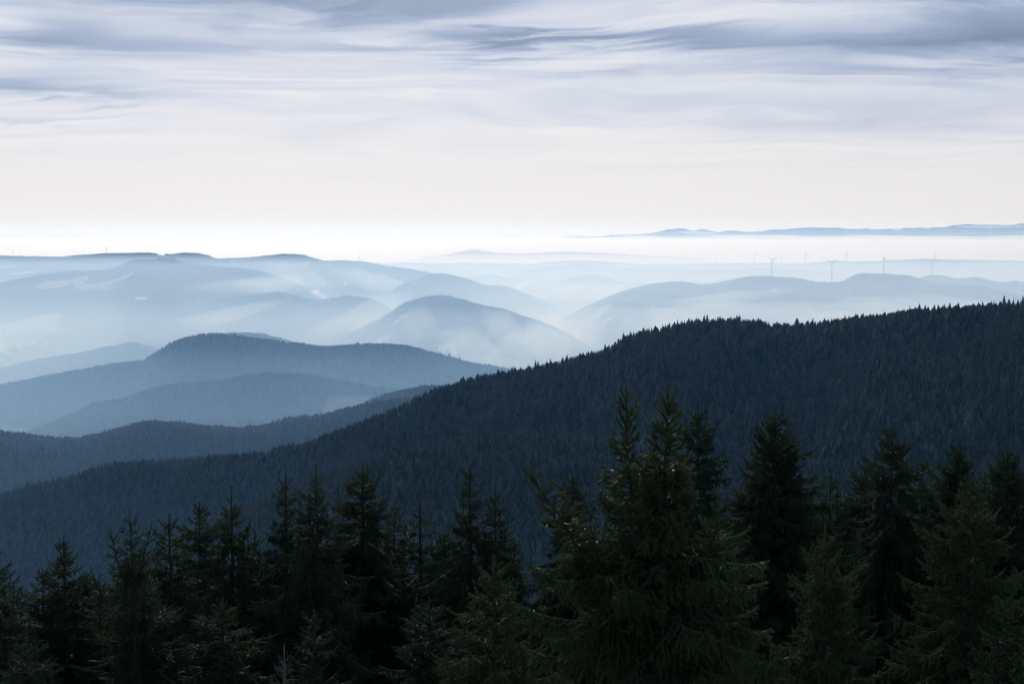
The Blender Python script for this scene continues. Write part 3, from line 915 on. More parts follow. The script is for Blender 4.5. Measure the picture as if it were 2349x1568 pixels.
# the long arm that rises on the left and the shorter one on the right
s.spire([(-1.66, -.1, H - 1.12), (-1.50, -.1, H - 1.36), (-1.15, -.05, H - 1.85), (-.75, 0, H - 2.5), (-.2, 0, H - 3.3), (.25, 0, H - 4.0)],
        lambda t: min(.75, .10 + .24 * t), 2.9, nbr=5, hang=1.5, whorl=.22, sec=.06, trunk_r=.010, trunk_k=.010, turn=2)
s.spire([(1.24, -.15, H - 1.5), (1.22, -.1, H - 1.8), (1.12, -.1, H - 2.3), (.8, 0, H - 3.0), (.3, 0, H - 3.8)],
        lambda t: min(.8, .08 + .26 * t), 2.6, nbr=5, hang=1.2, whorl=.24, sec=.06, trunk_r=.010, trunk_k=.010, turn=2)
s.spire([(-.75, -.5, H - 1.75), (-.6, -.4, H - 2.3), (-.2, -.2, H - 3.0), (.2, 0, H - 3.6)],
        lambda t: min(.7, .07 + .25 * t), 2.0, nbr=5, hang=1.2, whorl=.24, sec=.06, trunk_r=.010, trunk_k=.010, turn=2)
for z_, az_, L_ in ((2.3, .1, 1.5), (2.5, -.5, 1.7), (2.75, .3, 2.0), (3.0, -.1, 2.1), (3.4, -.6, 2.2), (3.6, .2, 2.0), (2.35, 3.3, 1.6), (2.5, 2.9, 2.1), (2.8, 3.5, 2.1),
                    (3.1, 3.1, 2.3), (3.5, 3.6, 2.2), (3.7, 2.8, 2.2), (2.9, 4.4, 1.8), (3.3, 4.9, 2.0), (2.6, 5.3, 1.6), (2.6, 4.0, 1.6), (3.9, 3.3, 2.4), (4.1, 6.0, 2.3), (4.4, 3.9, 2.3), (4.6, 5.2, 2.3)):
    s.branch(np.array([.28, 0, H - z_]), az_, L_ * (.78 + .3 * s.r.rand()), z_ + .6, 58, 12, 3.0, 26, 42, 1.0, 1.0, .045)
KIND['twin_tops'] = s.meshes(M['needles_close']) + (H,)
plant('twin_tops', 1460, 890, D, 'big close spruce with two leaders side by side, highest tree in the photo', rot=0.0)

# small dead tree, grey with lichen
s = Spruce(501, 0.14, 0.012, 1)
H = 26.0
s.spire(straight(H), power(.42, .9, 1.2, .05), 3.2, nbr=5, hang=.15, whorl=.3, dens=.7, up_low=25, tipup=60)
dc, dt = s.meshes(M['lichen'], name='twigs', bark=M['lichen'])
KIND['dead'] = (dc, dt, H)
P = at(652, 1478, 40)
e = bpy.data.objects.new('dead_spruce', None); link(e)
zb = float(hill_z(P[0], P[1]))
e.location = (P[0], P[1], zb); e.scale = (1, 1, (P[2] - zb) / H)
tag(e, 'small dead pale grey lichen-covered spruce at the bottom, left of centre', 'dead tree')
mesh_obj('trunk', dt, e); mesh_obj('twigs', dc, e)


# ------------------------------------------------------------------ the forest on the slopes
def ridge_conifer(rng, H=24.0, R0=3.1, tiers=8, pw=.8):
    V, T = [], []
    # trunk
    for i in range(3):
        a = i * 2.094
        V.append((.25 * math.cos(a), .25 * math.sin(a), -2)); V.append((.1 * math.cos(a), .1 * math.sin(a), H * .8))
    for i in range(3):
        a, b = 2 * i, 2 * ((i + 1) % 3)
        T += [(a, b, b + 1), (a, b + 1, a + 1)]
    # radius at relative depth f below the top: pointed, then bulging, irregular from side to side
    ph = rng.rand(4) * 6.28
    def rad(f, a):
        return R0 * (f ** pw) * (1 + .16 * math.sin(2 * a + ph[0] + f * 5) + .12 * math.sin(3 * a + ph[1] - f * 9) + .10 * math.sin(f * 26 + ph[2]))
    k = 7; rows = [0.02, .12, .28, .5, .78, .95]
    b0 = len(V)
    for f in rows:
        for i in range(k):
            a = i * 6.283 / k + f * 3
            r_ = rad(f, a) * .68
            V.append((r_ * math.cos(a), r_ * math.sin(a), H * (1 - .86 * f)))
    for q in range(len(rows) - 1):
        for i in range(k):
            a, b = b0 + q * k + i, b0 + q * k + (i + 1) % k
            T += [(a, a + k, b + k), (a, b + k, b)]
    for i in range(tiers * 20):
        f = (i + rng.rand()) / (tiers * 20)
        f = f ** .8
        a = i * 2.399 + rng.normal(0, .3)
        rr_ = rad(f, a)
        z = H * (1 - .86 * f)
        L = (0.5 + 1.9 * f ** .5) * rng.uniform(.7, 1.4)
        p = np.array([.45 * rr_ * math.cos(a), .45 * rr_ * math.sin(a), z + .25 * L])
        q_ = np.array([(rr_ * rng.uniform(.85, 1.2)) * math.cos(a), (rr_ * rng.uniform(.85, 1.2)) * math.sin(a), z - L * rng.uniform(.1, .5)])
        sd_ = np.array([-math.sin(a), math.cos(a), rng.normal(0, .35)]) * L * .42
        b = len(V); V += [tuple(p - sd_ * .5), tuple(p + sd_ * .5), tuple(q_ + sd_), tuple(q_ - sd_)]
        T += [(b, b + 3, b + 2), (b, b + 2, b + 1)]
    V.append((0, 0, H + .6)); V.append((.12, 0, H - 1.6)); V.append((-.12, .05, H - 1.6)); T.append((len(V) - 3, len(V) - 2, len(V) - 1))
    return np.array(V), np.array(T)


def ridge_broadleaf(rng, H=19.0):
    V, T = [], []
    for k in range(150):
        a = rng.rand() * 6.28; z = rng.uniform(.35, 1.0)
        rad = 4.6 * math.sqrt(max(0, 1 - ((z - .62) / .42) ** 2)) * rng.uniform(.5, 1)
        p = np.array([rad * math.cos(a), rad * math.sin(a), z * H])
        d = np.array([math.cos(a) * .5, math.sin(a) * .5, 1.0]) + rng.normal(0, .35, 3)
        d *= rng.uniform(1.0, 2.2) / np.linalg.norm(d)
        sd_ = np.cross(d, rng.normal(0, 1, 3)); sd_ *= .30 / (np.linalg.norm(sd_) + 1e-6)
        b = len(V); V += [tuple(p - sd_), tuple(p + sd_), tuple(p + d)]; T.append((b, b + 1, b + 2))
    m = MB()
    m.tube([(0, 0, -2), (0, 0, H * .4)], [.35, .2], k=4)
    for i in range(7):
        a = i * .9; m.tube([(0, 0, H * rng.uniform(.2, .4)), (1.6 * math.cos(a), 1.6 * math.sin(a), H * .6), (2.9 * math.cos(a), 2.9 * math.sin(a), H * .88)], [.15, .09, .03], k=3)
    v2, t2 = m.arrays()
    return np.concatenate([np.array(V), v2]), np.concatenate([np.array(T), t2 + len(V)])


frng = np.random.RandomState(77)
PROTO = []
for i, (H_, R_, ti, pw_) in enumerate([(24, 3.9, 7, .8), (26, 4.4, 7, .72), (22, 4.2, 7, .6), (25, 5.0, 8, .62), (20, 3.6, 6, .85), (21, 5.2, 7, .42)]):
    v, t = ridge_conifer(frng, H_, R_, ti, pw_)
    PROTO.append(make_mesh('ridge_spruce', v, tris=t, mats=[M['ridge_needles']]))
BROAD = []
for i in range(2):
    v, t = ridge_broadleaf(frng)
    BROAD.append(make_mesh('bare_tree', v, tris=t, mats=[M['bare_twigs']]))

# individual trees along the skyline of the dark ridge
near = RD['near']
sky_x = (np.concatenate([np.linspace(985, 2345, 205) + frng.normal(0, 3.5, 205), np.array([1388, 1397, 1402, 1480, 1570, 1581, 1640, 1652, 1668, 1690])]))
sky_s = frng.uniform(-25, 12, len(sky_x))
SP = near.pos(sky_x, sky_s)
first = {}
for i, p in enumerate(SP):
    k = frng.randint(0, len(PROTO))
    o = bpy.data.objects.new('ridge_spruce', PROTO[k])
    link(o)
    hs = frng.uniform(.50, .85) + .55 * float(fbm(np.array([sky_x[i] / 22.]), np.array([4.4]), 3)[0])
    hs = max(hs * 1.12, .4)
    big = frng.rand() < .14
    x_ = sky_x[i]
    if big: hs *= 1.2
    if 1380 < x_ < 1410 or 1560 < x_ < 1700: hs = frng.uniform(.9, 1.25)
    o.location = p - np.array([0, 0, 1.0]); o.scale = (hs * frng.uniform(.85, 1.1),) * 2 + (hs,)
    o.rotation_euler = (0, 0, frng.rand() * 6.28)
    tag(o, 'small dark spruce forming the spiky skyline of the near ridge', 'spruce', 'spruces along the skyline of the near ridge')
    if i >= 205:
        o['label'] = ['spruce left in the tall clump where the near ridge skyline steps up', 'middle and tallest spruce in the clump where the near ridge skyline steps up',
                      'spruce right in the tall clump where the near ridge skyline steps up', 'tall skyline spruce just right of the step in the near ridge',
                      'left spruce of the high pair on the first crown of the near ridge', 'right spruce of the high pair on the first crown of the near ridge',
                      'first of four tall pointed skyline spruces above the dark spruce behind the twin tops', 'second of four tall pointed skyline spruces above the twin-topped tree',
                      'third of four tall pointed skyline spruces right of the twin-topped tree', 'last of four tall pointed skyline spruces, before the low saddle'][i - 205]
    first.setdefault(k, o)
# two bare broadleaved trees on the same skyline
bare_src = []
for j, x_ in enumerate((1612.0, 1845.0)):
    p = near.pos(np.array([x_]), np.array([-8.0]))[0]
    o = bpy.data.objects.new('bare_tree', BROAD[j]); link(o); o.location = p - np.array([0, 0, 2.0]); o.scale = (.9,) * 3
    tag(o, 'leafless rounded tree on the ridge skyline, %s' % ('right of the highest clump over the twin-topped spruce', 'in the low saddle of the near ridge')[j], 'tree')
    bare_src.append(o)


def scatter_tree(name, sources, scale_name='scale'):
    """geometry nodes group: one of the source trees on every vertex"""
    ng = bpy.data.node_groups.new(name, 'GeometryNodeTree')
    ng.interface.new_socket('Geometry', in_out='INPUT', socket_type='NodeSocketGeometry')
    ng.interface.new_socket('Geometry', in_out='OUTPUT', socket_type='NodeSocketGeometry')
    N, L = ng.nodes, ng.links
    gi = N.new('NodeGroupInput'); go = N.new('NodeGroupOutput')
    ioP = N.new('GeometryNodeInstanceOnPoints')
    g2i = N.new('GeometryNodeGeometryToInstance')
    for s_ in reversed(sources):
        oi = N.new('GeometryNodeObjectInfo'); oi.inputs['Object'].default_value = s_; oi.transform_space = 'ORIGINAL'
        oi.inputs['As Instance'].default_value = False
        L.new(oi.outputs['Geometry'], g2i.inputs[0])
    L.new(gi.outputs[0], ioP.inputs['Points'])
    L.new(g2i.outputs[0], ioP.inputs['Instance'])
    ioP.inputs['Pick Instance'].default_value = True
    for nm, sock, ty in (('pick', 'Instance Index', 'INT'), ('rot', 'Rotation', 'FLOAT_VECTOR'), ('scl', 'Scale', 'FLOAT_VECTOR')):
        na = N.new('GeometryNodeInputNamedAttribute'); na.data_type = ty; na.inputs['Name'].default_value = nm
        L.new(na.outputs[0], ioP.inputs[sock])
    L.new(ioP.outputs[0], go.inputs[0])
    return ng


SRC = [first[k] for k in sorted(first)] + bare_src
NG = scatter_tree('scatter', SRC)


def forest(name, r, n, smin, smax, label, sc=(.70, 1.12), xpad=60, ymax=1420, broad=0.5, meadows=(), sel=None):
    x = frng.uniform(max(r.x0 + 20, -xpad), min(r.x1 - 20, W0 + xpad), n)
    # even ground density: more samples where the slope is farther from the crest is not needed, s is in metres
    s_ = frng.uniform(smin, smax, n)
    P = r.pos(x, s_)
    px, py = project(P)
    keep = (py < ymax) & (P[:, 2] > FLOOR + 20)
    for poly in meadows:
        keep &= ~poly_mask(px, py, poly)
    P = P[keep]
    m_ = len(P)
    cl = fbm(P[:, 0] / 160., P[:, 1] / 160. + 40, 3)
    isb = (cl > 0.17) & (frng.rand(m_) < broad)
    pick = np.where(isb, len(SRC) - len(bare_src) + frng.randint(0, len(bare_src), m_), frng.randint(0, len(SRC) - len(bare_src), m_))
    cl2 = fbm(P[:, 0] / 60. + 9, P[:, 1] / 60., 2)
    h = frng.uniform(sc[0], sc[1], m_) * (1 + .30 * cl2)
    h = h * np.where(s_[keep] > -30, .78, 1)
    h = np.where(frng.rand(m_) < .05, h * 1.25, h)
    me = bpy.data.meshes.new(name)
    me.vertices.add(m_)
    P[:, 2] -= 1.2
    me.vertices.foreach_set('co', P.astype(np.float32).ravel())
    a = me.attributes.new('pick', 'INT', 'POINT'); a.data.foreach_set('value', pick.astype(np.int32))
    a = me.attributes.new('rot', 'FLOAT_VECTOR', 'POINT')
    rot = np.zeros((m_, 3), np.float32); rot[:, 2] = frng.rand(m_) * 6.28; a.data.foreach_set('vector', rot.ravel())
    a = me.attributes.new('scl', 'FLOAT_VECTOR', 'POINT')
    wd = h * frng.uniform(1.1, 1.7, m_)
    a.data.foreach_set('vector', np.stack([wd, wd, h], -1).astype(np.float32).ravel())
    o = mesh_obj(name, me)
    md = o.modifiers.new('trees', 'NODES'); md.node_group = NG
    tag(o, label, 'forest', kind='stuff')
    print(name, label[:30], m_)
    return o


forest('spruce_forest', RD['near'], 44000, -1150, 45, 'dense dark spruce forest covering the near ridge', broad=.7)
forest('spruce_forest', RD['fold'], 14000, -500, 160, 'dark spruce forest on the low fold in front of the near ridge', broad=.8)
forest('spruce_forest', RD['second'], 34000, -900, 50, 'blue-dark spruce forest on the low ridge behind the near one, left half')
forest('spruce_forest', RD['third'], 42000, -1500, 60, 'hazy blue forest on the double-humped hill, left of centre', meadows=MEADOW['third'])
forest('spruce_forest', RD['spur'], 22000, -900, 60, 'hazy forest on the low spur in front of the double-humped hill', meadows=MEADOW['spur'])
forest('spruce_forest', RD['fourth'], 12000, -700, 60, 'paler forest on the hill behind the double-humped one, at the left edge')
forest('spruce_forest', RD['knob'], 7000, -500, 60, 'paler forest on the rounded knob behind the double-humped hill')
hx = frng.uniform(-340, 340, 9000); hy = frng.uniform(125, 620, 9000)
me = bpy.data.meshes.new('spruce_forest'); me.vertices.add(9000)
me.vertices.foreach_set('co', np.stack([hx, hy, hill_z(hx, hy) - 1], -1).astype(np.float32).ravel())
a = me.attributes.new('pick', 'INT', 'POINT'); a.data.foreach_set('value', frng.randint(0, len(PROTO), 9000).astype(np.int32))
rt = np.zeros((9000, 3), np.float32); rt[:, 2] = frng.rand(9000) * 6.28
a = me.attributes.new('rot', 'FLOAT_VECTOR', 'POINT'); a.data.foreach_set('vector', rt.ravel())
hh = frng.uniform(.7, 1.0, 9000)
a = me.attributes.new('scl', 'FLOAT_VECTOR', 'POINT'); a.data.foreach_set('vector', np.stack([hh, hh, hh], -1).astype(np.float32).ravel())
o = mesh_obj('spruce_forest', me); md = o.modifiers.new('trees', 'NODES'); md.node_group = NG
tag(o, 'dark spruce forest falling away down the slope behind the near trees', 'forest', kind='stuff')
forest('bare_wood', RD['brown'], 5000, -500, 50, 'brownish leafless wood on the small rise where two ridges meet', broad=1.0)

for key_, n_, lab_ in (('fifth', 9000, 'pale hazy forest on the long middle hill'), ('round', 7000, 'pale hazy forest on the round central hill'), ('turbine', 12000, 'pale forest on the turbine ridge'),
                       ('turbine_back', 4000, 'pale forest on the ridge behind the turbine ridge'), ('left_hill', 9000, 'pale forest on the big left hill'), ('ninth', 9000, 'pale forest on the long far ridge'),
                       ('tenth', 4000, 'pale forest on the hill right of the long far ridge'), ('behind_fifth', 4000, 'pale forest behind the middle hill'), ('left_back', 6000, 'pale forest on the left back ridge')):
    forest('spruce_forest', RD[key_], n_, -260, 40, lab_, sc=(.6, 1.0), meadows=MEADOW.get(key_, ()), broad=.3)

# ------------------------------------------------------------------ wind turbines
def turbine_meshes():
    """unit: tower 100 m tall, blades 50 m"""
    tw = MB(); tw.tube([(0, 0, -6), (0, 0, 60), (0, 0, 98)], [3.2, 2.5, 1.9], k=10)
    na = MB(); na.box((0, 1.5, 100), (4, 11, 4.2)); na.tube([(0, 6.5, 100), (0, 8.5, 100)], [1.6, .8], k=8)
    hu = MB(); hu.tube([(0, -4, 0), (0, -5.6, 0), (0, -7.2, 0)], [1.9, 1.8, .4], k=10)
    bl = MB()
    zs = np.array([0, 3, 8, 18, 30, 43.]); ch = np.array([1.8, 2.4, 3.4, 2.5, 1.7, .6]); th_ = np.array([1.6, 1.4, .9, .5, .3, .1])
    v = []
    for z, c, t in zip(zs, ch, th_):
        v += [(-c * .5, -5.2, z), (0, -5.2 - t * .5, z), (c * .5, -5.2, z), (0, -5.2 + t * .5, z)]
    t = []
    for i in range(len(zs) - 1):
        for j in range(4):
            a, b = i * 4 + j, i * 4 + (j + 1) % 4
            t += [(a, b, b + 4), (a, b + 4, a + 4)]
    n = len(zs) * 4
    t += [(n - 4, n - 3, n - 2), (n - 4, n - 2, n - 1)]
    bl.add(v, t)
    out = []
    for nm, m_ in (('tower', tw), ('nacelle', na), ('hub', hu), ('blade', bl)):
        v, t = m_.arrays()
        out.append((nm, make_mesh(nm, v, tris=t, mats=[M['turbine_backlit']], smooth=(nm == 'tower'))))
    return out


TM = dict(turbine_meshes())


def turbine(px, ybase, yhub, D, ang0, label, yaw=0.0, group='wind turbines on the far ridges'):
    P = at(px, ybase, D)
    hgt = float(P[2] * 0 + (at(px, yhub, D)[2] - P[2]))
    k = hgt / 100.0
    e = bpy.data.objects.new('wind_turbine', None); link(e)
    e.location = P; e.scale = (k, k, k); e.rotation_euler = (0, 0, yaw)
    tag(e, label, 'wind turbine', group)
    mesh_obj('tower', TM['tower'], e); mesh_obj('nacelle', TM['nacelle'], e)
    h = mesh_obj('hub', TM['hub'], e); h.location = (0, 0, 100)
    for i in range(3):
        b = mesh_obj('blade', TM['blade'], e)
        b.location = (0, 0, 100); b.rotation_euler = (0, R(ang0 + 120 * i), 0)


T_ = [
    (1770, 641, 597, 11500, 62, 'wind turbine on the wooded ridge, first of the four large ones from the left', 0.2),
    (1908, 650, 602, 11500, 60, 'large wind turbine beside the small smoke plume on the wooded ridge', -0.2),
    (2027, 636, 592, 11500, 8, 'large dark wind turbine on the highest hump of the wooded ridge', 1.0),
    (2137, 640, 601, 12200, 20, 'large wind turbine rightmost on the wooded ridge, blade tilted', 0.7),
    (1535, 606, 592, 21500, 50, 'tiny faint wind turbine left of all others over the white fog', 0.1),
    (1643, 607, 588, 21500, 10, 'faint thin wind turbine over the fog, left of the four large ones', 1.1),
    (1731, 606, 584, 21500, 70, 'faint wind turbine just left of the first large one', 0.3),
    (1793, 605, 585, 21500, 5, 'faint wind turbine just right of the first large one', 0.8),
    (1848, 606, 585, 21500, 75, 'faint wind turbine halfway between the first two large ones', 0.2),
    (1942, 602, 579, 21500, 0, 'faint wind turbine right of the one beside the smoke plume', 1.2),
    (2145, 597, 580, 21500, 15, 'faint wind turbine directly behind the rightmost large one', 0.9),
    (2263, 599, 588, 24000, 40, 'tiny faint wind turbine, left one of a pair near the right edge', 0.5),
    (2272, 599, 586, 24000, 5, 'tiny faint wind turbine, right one of a pair near the right edge', 0.9),
    (30, 591, 577, 15500, 0, 'wind turbine closest to the left edge on the back ridge', 1.0),
    (44, 592, 583, 15500, 25, 'small low wind turbine just right of the one closest to the left edge', 0.6),
    (172, 591, 577, 15500, 60, 'wind turbine with spread blades, third from the left edge', 0.1),
    (244, 586, 568, 15500, 90, 'tall wind turbine on the left back ridge, blades edge-on at the top', 1.3),
    (825, 605, 586, 13700, 5, 'lone wind turbine on the long dark ridge left of centre', 0.9),
]
for a in T_:
    turbine(*a[:6], yaw=a[6])

# ------------------------------------------------------------------ houses
def house_meshes(L=16, Wd=10, H=6, rf=5):
    wa = MB(); wa.box((0, 0, H / 2 - 1), (L, Wd, H + 2))
    v = [(-L / 2, -Wd / 2 + .01, H), (-L / 2, Wd / 2 - .01, H), (-L / 2, 0, H + rf - .6), (L / 2, -Wd / 2 + .01, H), (L / 2, Wd / 2 - .01, H), (L / 2, 0, H + rf - .6)]
    wa.add(v, [(0, 2, 1), (3, 4, 5)])
    ro = MB()
    o_ = .8
    for sgn in (-1, 1):
        a = np.array([(-L / 2 - o_, sgn * (Wd / 2 + o_), H - .5), (L / 2 + o_, sgn * (Wd / 2 + o_), H - .5), (L / 2 + o_, 0, H + rf), (-L / 2 - o_, 0, H + rf)], float)
        b = a + np.array([0, 0, .35])
        ro.add(np.concatenate([a, b]), [(0, 1, 2), (0, 2, 3), (4, 6, 5), (4, 7, 6), (0, 4, 5), (0, 5, 1), (1, 5, 6), (1, 6, 2), (3, 2, 6), (3, 6, 7), (0, 3, 7), (0, 7, 4)])
    out = []
    for nm, m_, mt in (('wall', wa, M['house_wall']), ('roof', ro, M['house_roof'])):
        v, t = m_.arrays(); out.append(make_mesh(nm, v, tris=t, mats=[mt]))
    return out


HW, HR = house_meshes()
BW, BR = house_meshes(46, 18, 7, 4)


def surface_at(px, py):
    """nearest terrain under a pixel: march along the view ray over the ridges and the floor"""
    best = None
    for key, r in RD.items():
        if not (r.x0 + 30 < px < r.x1 - 30) or key == 'alps': continue
        s = -np.linspace(0, 3500, 700) ** 1.0
        P = r.pos(np.full(s.shape, float(px)), s)
        qx, qy = project(P)
        vis = np.where((qy >= py) & (P[:, 2] > FLOOR + 5))[0]
        if len(vis) and qy[0] <= py:
            p = P[vis[0]]
            if best is None or p[1] < best[1]: best = p
    if best is None:
        z = FLOOR
        d = at(px, py, 1.0)
        best = d * (z / d[2])
    return best


def house(px, py, label, big=False, k=1.0, rz=None, group=None, lift=0.0):
    p = surface_at(px, py)
    e = bpy.data.objects.new('farm_building' if big else 'house', None); link(e)
    e.location = p + np.array([0, 0, lift]); e.rotation_euler = (0, 0, hr.uniform(-1, 1) if rz is None else rz); e.scale = (k, k, k)
    tag(e, label, 'building' if big else 'house', group)
    mesh_obj('wall', BW if big else HW, e); mesh_obj('roof', BR if big else HR, e)


hr = random.Random(9)
house(322, 687, 'long bright-roofed farm building on the hazy slope, upper left', big=True, k=1.7, rz=0.0)
house(188, 654, 'small bright farmhouse among the clearings of the left hill', k=1.5)
house(179, 657, 'second, dimmer farmhouse left below the bright one in the clearings', k=1.3)
house(792, 652, 'single bright house glinting on the slope below the lone turbine', k=2.0)
house(531, 600, 'bright farm building on the crest of the long ridge, left of centre', big=True, k=.9, rz=0.1)
house(75, 789, 'bright farmhouse at the edge of the meadow, far left valley', k=1.5)
house(1046, 812, 'tiny pale house at the foot of the round central hill', k=1.2)
p = near.pos(np.array([1700.]), np.array([-560.]))[0]
s_try = -np.linspace(0, 1200, 1200); PP = near.pos(np.full(1200, 1700.), s_try); qy = project(PP)[1]
i0 = int(np.argmin(np.abs(qy - 988)))
e = bpy.data.objects.new('hut', None); link(e); e.location = PP[i0] + np.array([0, 0, 12.0]); e.scale = (.16, .16, .3)
tag(e, 'tiny white glinting hut among the trees of the dark slope', 'hut')
mesh_obj('wall', HW, e); mesh_obj('roof', BR if False else HR, e)
for i in range(54):
    px = hr.gauss(1345, 42); py = 745 + hr.gauss(0, 13) + (px - 1345) * 0.12
    house(px, py, 'tiny pale house of the town in the hazy valley right of centre', k=hr.uniform(.5, .95), group='houses of the town in the hazy valley')
for i in range(14):
    px = hr.uniform(20, 110); py = 800 - px * .2 + hr.gauss(0, 5)
    house(px, py, 'tiny pale house of the hamlet in the far left valley', k=hr.uniform(.6, 1.0), group='houses of the hamlet in the left valley')


# ------------------------------------------------------------------ air
def vol_box(name, x0, x1, y0, y1, z0, z1, mat, label):
    m_ = MB(); m_.box(((x0 + x1) / 2, (y0 + y1) / 2, (z0 + z1) / 2), (x1 - x0, y1 - y0, z1 - z0))
    o = m_.build(name, mat)
    tag(o, label, kind='stuff')
    return o


vol_box('haze', -70000, 70000, -5000, 115000, FLOOR - 60, 420,
        volume_material('haze', 0.000015, (.20, .49, 1.0), 0.5), 'thin blue haze filling the air over the whole landscape')
vol_box('valley_mist', -60000, 60000, 3900, 25000, FLOOR - 55, -330,
        volume_material('mist_high', 0.000078, (.36, .63, 1.0), 0.5), 'pale blue mist lying in the valleys between the hills')
vol_box('valley_mist', -59000, 59000, 4700, 24800, FLOOR - 50, -560,
        volume_material('mist_low', 0.00014, (.42, .67, 1.0), 0.5), 'denser mist at the bottom of the valleys')
vol_box('valley_mist', -58000, 58000, 7600, 13400, FLOOR - 45, -150,
        volume_material('mist_middle', 0.00022, (.49, .72, 1.0), 0.5), 'pale mist around the middle hills')
vol_box('valley_mist', -57000, 57000, 13600, 24600, FLOOR - 35, -285,
        volume_material('mist_far', 0.00010, (.75, .88, 1.0), 0.5), 'whitish mist between the wooded ridge and the far plateau')
vol_box('fog_bank', -62000, 62000, 25200, 50000, FLOOR - 40, -120,
        volume_material('fog_bank', 0.00022, (.95, .98, 1.0), 0.5), 'white sea of fog over the distant plain below the mountains')
for q_, (zt_, dn_) in enumerate(((-95, .00006), (-70, .00003))):
    vol_box('fog_bank', -63000 - q_ * 500, 63000 + q_ * 500, 29000 + q_ * 1000, 52000 + q_ * 500, FLOOR - 65 - q_ * 5, zt_,
            volume_material('fog_top', dn_, (.95, .98, 1.0), 0.5), 'thin soft top layer of the sea of fog')
vol_box('valley_mist', -56000, 56000, 1500, 24000, FLOOR - 70, -450,
        volume_material('mist_near', 0.00003, (.33, .62, 1.0), 0.5), 'thin blue mist low in the nearest valley')
vol_box('valley_mist', -55000, 55000, 8400, 13000, FLOOR - 75, -480,
        volume_material('mist_pool', 0.00016, (.62, .78, 1.0), 0.5), 'pale pool of mist in the valleys among the middle hills')


def patch(px, py, D, rx, ry, rz_, dens, label, tilt=0.0, seed=0):
    import bmesh
    bm = bmesh.new()
    bmesh.ops.create_icosphere(bm, subdivisions=5, radius=1.0)
    v = np.array([tuple(q.co) for q in bm.verts])
    n1_ = fbm(v[:, 0] * 1.6 + seed, v[:, 1] * 1.6 + v[:, 2] * 1.1 + seed * 2.1, 3)
    n2_ = fbm(v[:, 0] * 4 + seed * 3, v[:, 1] * 4 + v[:, 2] * 3, 3)
    k = 1 + (.40 * n1_ + .16 * n2_) * (1 if rx < 9000 else .2)
    v = v * k[:, None] * np.array([rx, ry, rz_])
    for q, c in zip(bm.verts, v): q.co = c
    me = bpy.data.meshes.new('mist_patch'); bm.to_mesh(me); bm.free()
    me.materials.append(volume_material('mist_patch', dens, (.70, .86, 1.0), 0.5))
    o = mesh_obj('mist_patch', me)
    P = at(px, py, D); o.location = P; o.rotation_euler = (0, tilt, 0)
    tag(o, label, kind='stuff')


for q_, rz_ in enumerate((110, 190, 280, 380, 500, 640)):
    patch(1175, 541, 43000 + 700 * q_, 56000 + 500 * q_, 9200, rz_, .000007, 'thin pale air over the sea of fog, thinning upwards', 0, 30 + q_)
lr = random.Random(4)
for q_ in range(17):
    patch(1250 + q_ * 78 + lr.uniform(-25, 25), (548.5 if q_ < 5 else 545.5) + lr.uniform(-2.2, 1.0), 53400 - 350 * (q_ % 3), lr.uniform(900, 2100), 1100, lr.uniform(50, 120), .0006,
          'lumpy top of the sea of fog in front of the distant mountains', 0, 20 + q_)
patch(1700, 745, 9700, 900, 700, 130, .00030, 'drifting mist in front of the wooded turbine ridge', 0, 1)
patch(1900, 722, 9900, 700, 600, 100, .00038, 'mist below the saddle of the wooded turbine ridge', R(3), 14)
patch(2060, 712, 10000, 420, 400, 85, .0006, 'bright mist drift below the highest hump of the turbine ridge', R(9), 2)
patch(1420, 760, 10600, 1300, 900, 170, .0004, 'mist over the town valley', 0, 3)
patch(1210, 795, 9200, 330, 220, 150, .0014, 'smoky mist in front of the round central hill', R(-20), 4)
patch(1080, 800, 9200, 240, 200, 120, .0012, 'smoky mist at the left foot of the round hill', R(25), 5)
patch(1150, 745, 9300, 160, 120, 90, .0015, 'thin smoke wisp on the slope of the round hill', R(35), 15)
patch(520, 662, 11500, 560, 260, 70, .0007, 'pale mist streak above the long middle hill', R(-5), 6)
patch(620, 655, 11500, 300, 200, 90, .0008, 'brighter knot of the mist streak above the middle hill', R(-8), 16)
patch(300, 715, 11800, 800, 400, 70, .0006, 'pale mist streak along the left valley', R(-9), 7)
patch(90, 785, 11600, 600, 500, 110, .0005, 'mist over the far left hamlet', 0, 8)
patch(1290, 800, 9300, 260, 200, 120, .0012, 'smoke drifting at the right foot of the round hill', R(15), 17)
patch(960, 745, 9400, 120, 100, 110, .0010, 'faint rising smoke on the left shoulder of the round hill', R(15), 18)
patch(800, 740, 10300, 420, 260, 90, .0008, 'mist in the clearing between the middle hill and the round hill', R(-25), 19)
patch(430, 745, 10400, 700, 260, 60, .0007, 'faint mist on the slope of the long middle hill', R(-14), 20)
patch(2000, 655, 9300, 2300, 1300, 230, .00016, 'broad thin mist over the wooded turbine ridge', 0, 26)
patch(1400, 665, 12000, 1500, 1000, 180, .00016, 'broad thin mist over the pale hills left of the turbine ridge', 0, 27)
patch(1640, 690, 10700, 500, 260, 60, .0010, 'mist streak on the left flank of the turbine ridge', R(-8), 21)
patch(2180, 700, 10300, 380, 260, 70, .0008, 'mist streak on the right flank of the turbine ridge', R(8), 22)
patch(1320, 668, 13600, 700, 300, 80, .0009, 'mist between the pale hills left of the turbine ridge', 0, 23)
patch(880, 650, 13000, 420, 260, 80, .0008, 'mist on the flank of the long far ridge', R(14), 24)
patch(150, 690, 12000, 600, 300, 50, .0007, 'thin mist streak under the clearings of the left hill', R(-6), 25)
patch(1200, 860, 8900, 600, 500, 110, .0005, 'mist in the valley beyond the end of the double-humped hill', 0, 9)
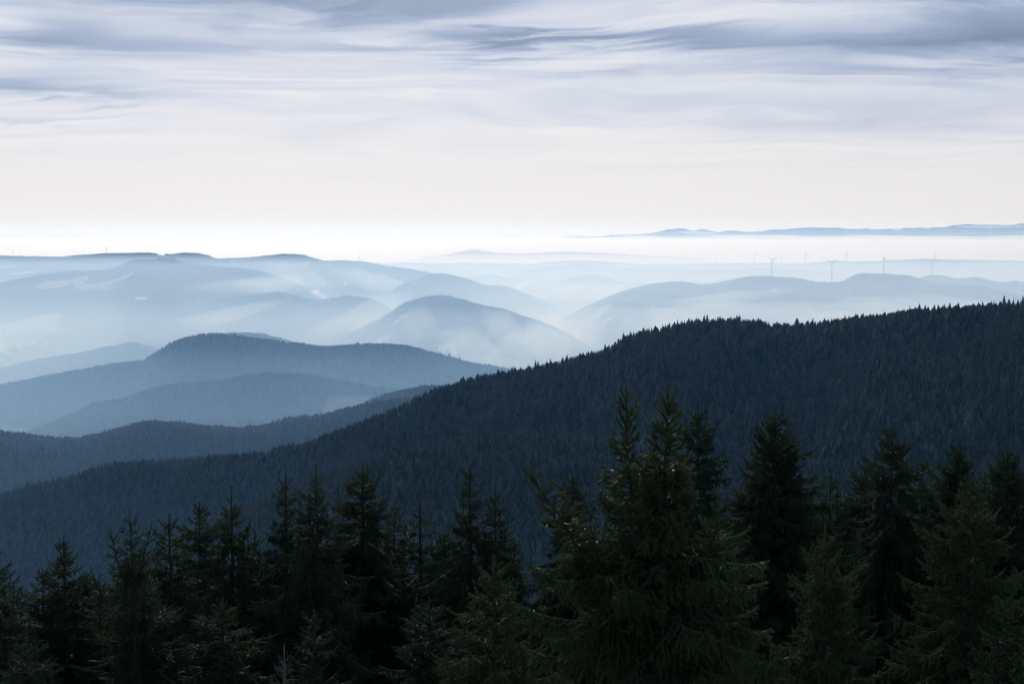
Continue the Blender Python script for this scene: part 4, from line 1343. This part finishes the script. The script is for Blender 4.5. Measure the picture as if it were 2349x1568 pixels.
patch(680, 640, 12000, 300, 200, 110, .0008, 'smoky haze above the white plume', R(20), 10)
patch(2300, 735, 10000, 700, 500, 120, .0005, 'mist in the valley at the right edge', 0, 11)
patch(1780, 652, 12800, 700, 300, 75, .0005, 'white mist behind the crest of the turbine ridge', 0, 13)


def plume(px, py, D, size, label, drift=-1.0, dens=0.02, n=9, seed=0, name='smoke_plume'):
    """smoke: overlapping soft puffs grown from one fire, as one closed lumpy surface per puff"""
    r_ = np.random.RandomState(seed)
    import bmesh
    bm = bmesh.new()
    for i in range(n):
        f = i / (n - 1)
        c = np.array([drift * f * size * .8, r_.normal(0, .1) * size * f, (f ** .8) * size * .42 + r_.normal(0, .05) * size * f])
        rad = size * (.035 + .15 * f) * r_.uniform(.8, 1.2)
        b2 = bmesh.new()
        bmesh.ops.create_icosphere(b2, subdivisions=3, radius=1.0)
        ph = r_.rand(3) * 9
        for v in b2.verts:
            co = np.array(v.co)
            k = 1 + .25 * math.sin(co[0] * 4 + ph[0]) * math.sin(co[1] * 3.4 + ph[1]) + .18 * math.sin(co[2] * 6 + ph[2] + co[0] * 5)
            v.co = tuple(co * rad * k * np.array([1.2, 1, .85]) + c)
        me_ = bpy.data.meshes.new('tmp'); b2.to_mesh(me_); b2.free(); bm.from_mesh(me_); bpy.data.meshes.remove(me_)
    me = bpy.data.meshes.new(name); bm.to_mesh(me); bm.free()
    me.materials.append(volume_material('smoke', dens, (.97, .98, 1.0), .2))
    o = mesh_obj(name, me)
    P = surface_at(px, py); hd_ = P / np.linalg.norm(P)
    o.location = P - hd_ * 60 + np.array([0, 0, 6.0])
    tag(o, label, 'smoke')
    return o


plume(757, 691, 11100, 135, 'small bright white smoke plume rising from the hill left of centre', drift=-1.0, dens=.05, seed=1)
plume(28, 818, 11300, 150, 'white smoke plume at the left edge above the valley hamlet', drift=-1.0, dens=.03, seed=2)
plume(1892, 653, 11450, 100, 'small white smoke puff on the wooded ridge beside a large turbine', drift=-1.0, dens=.03, seed=3)
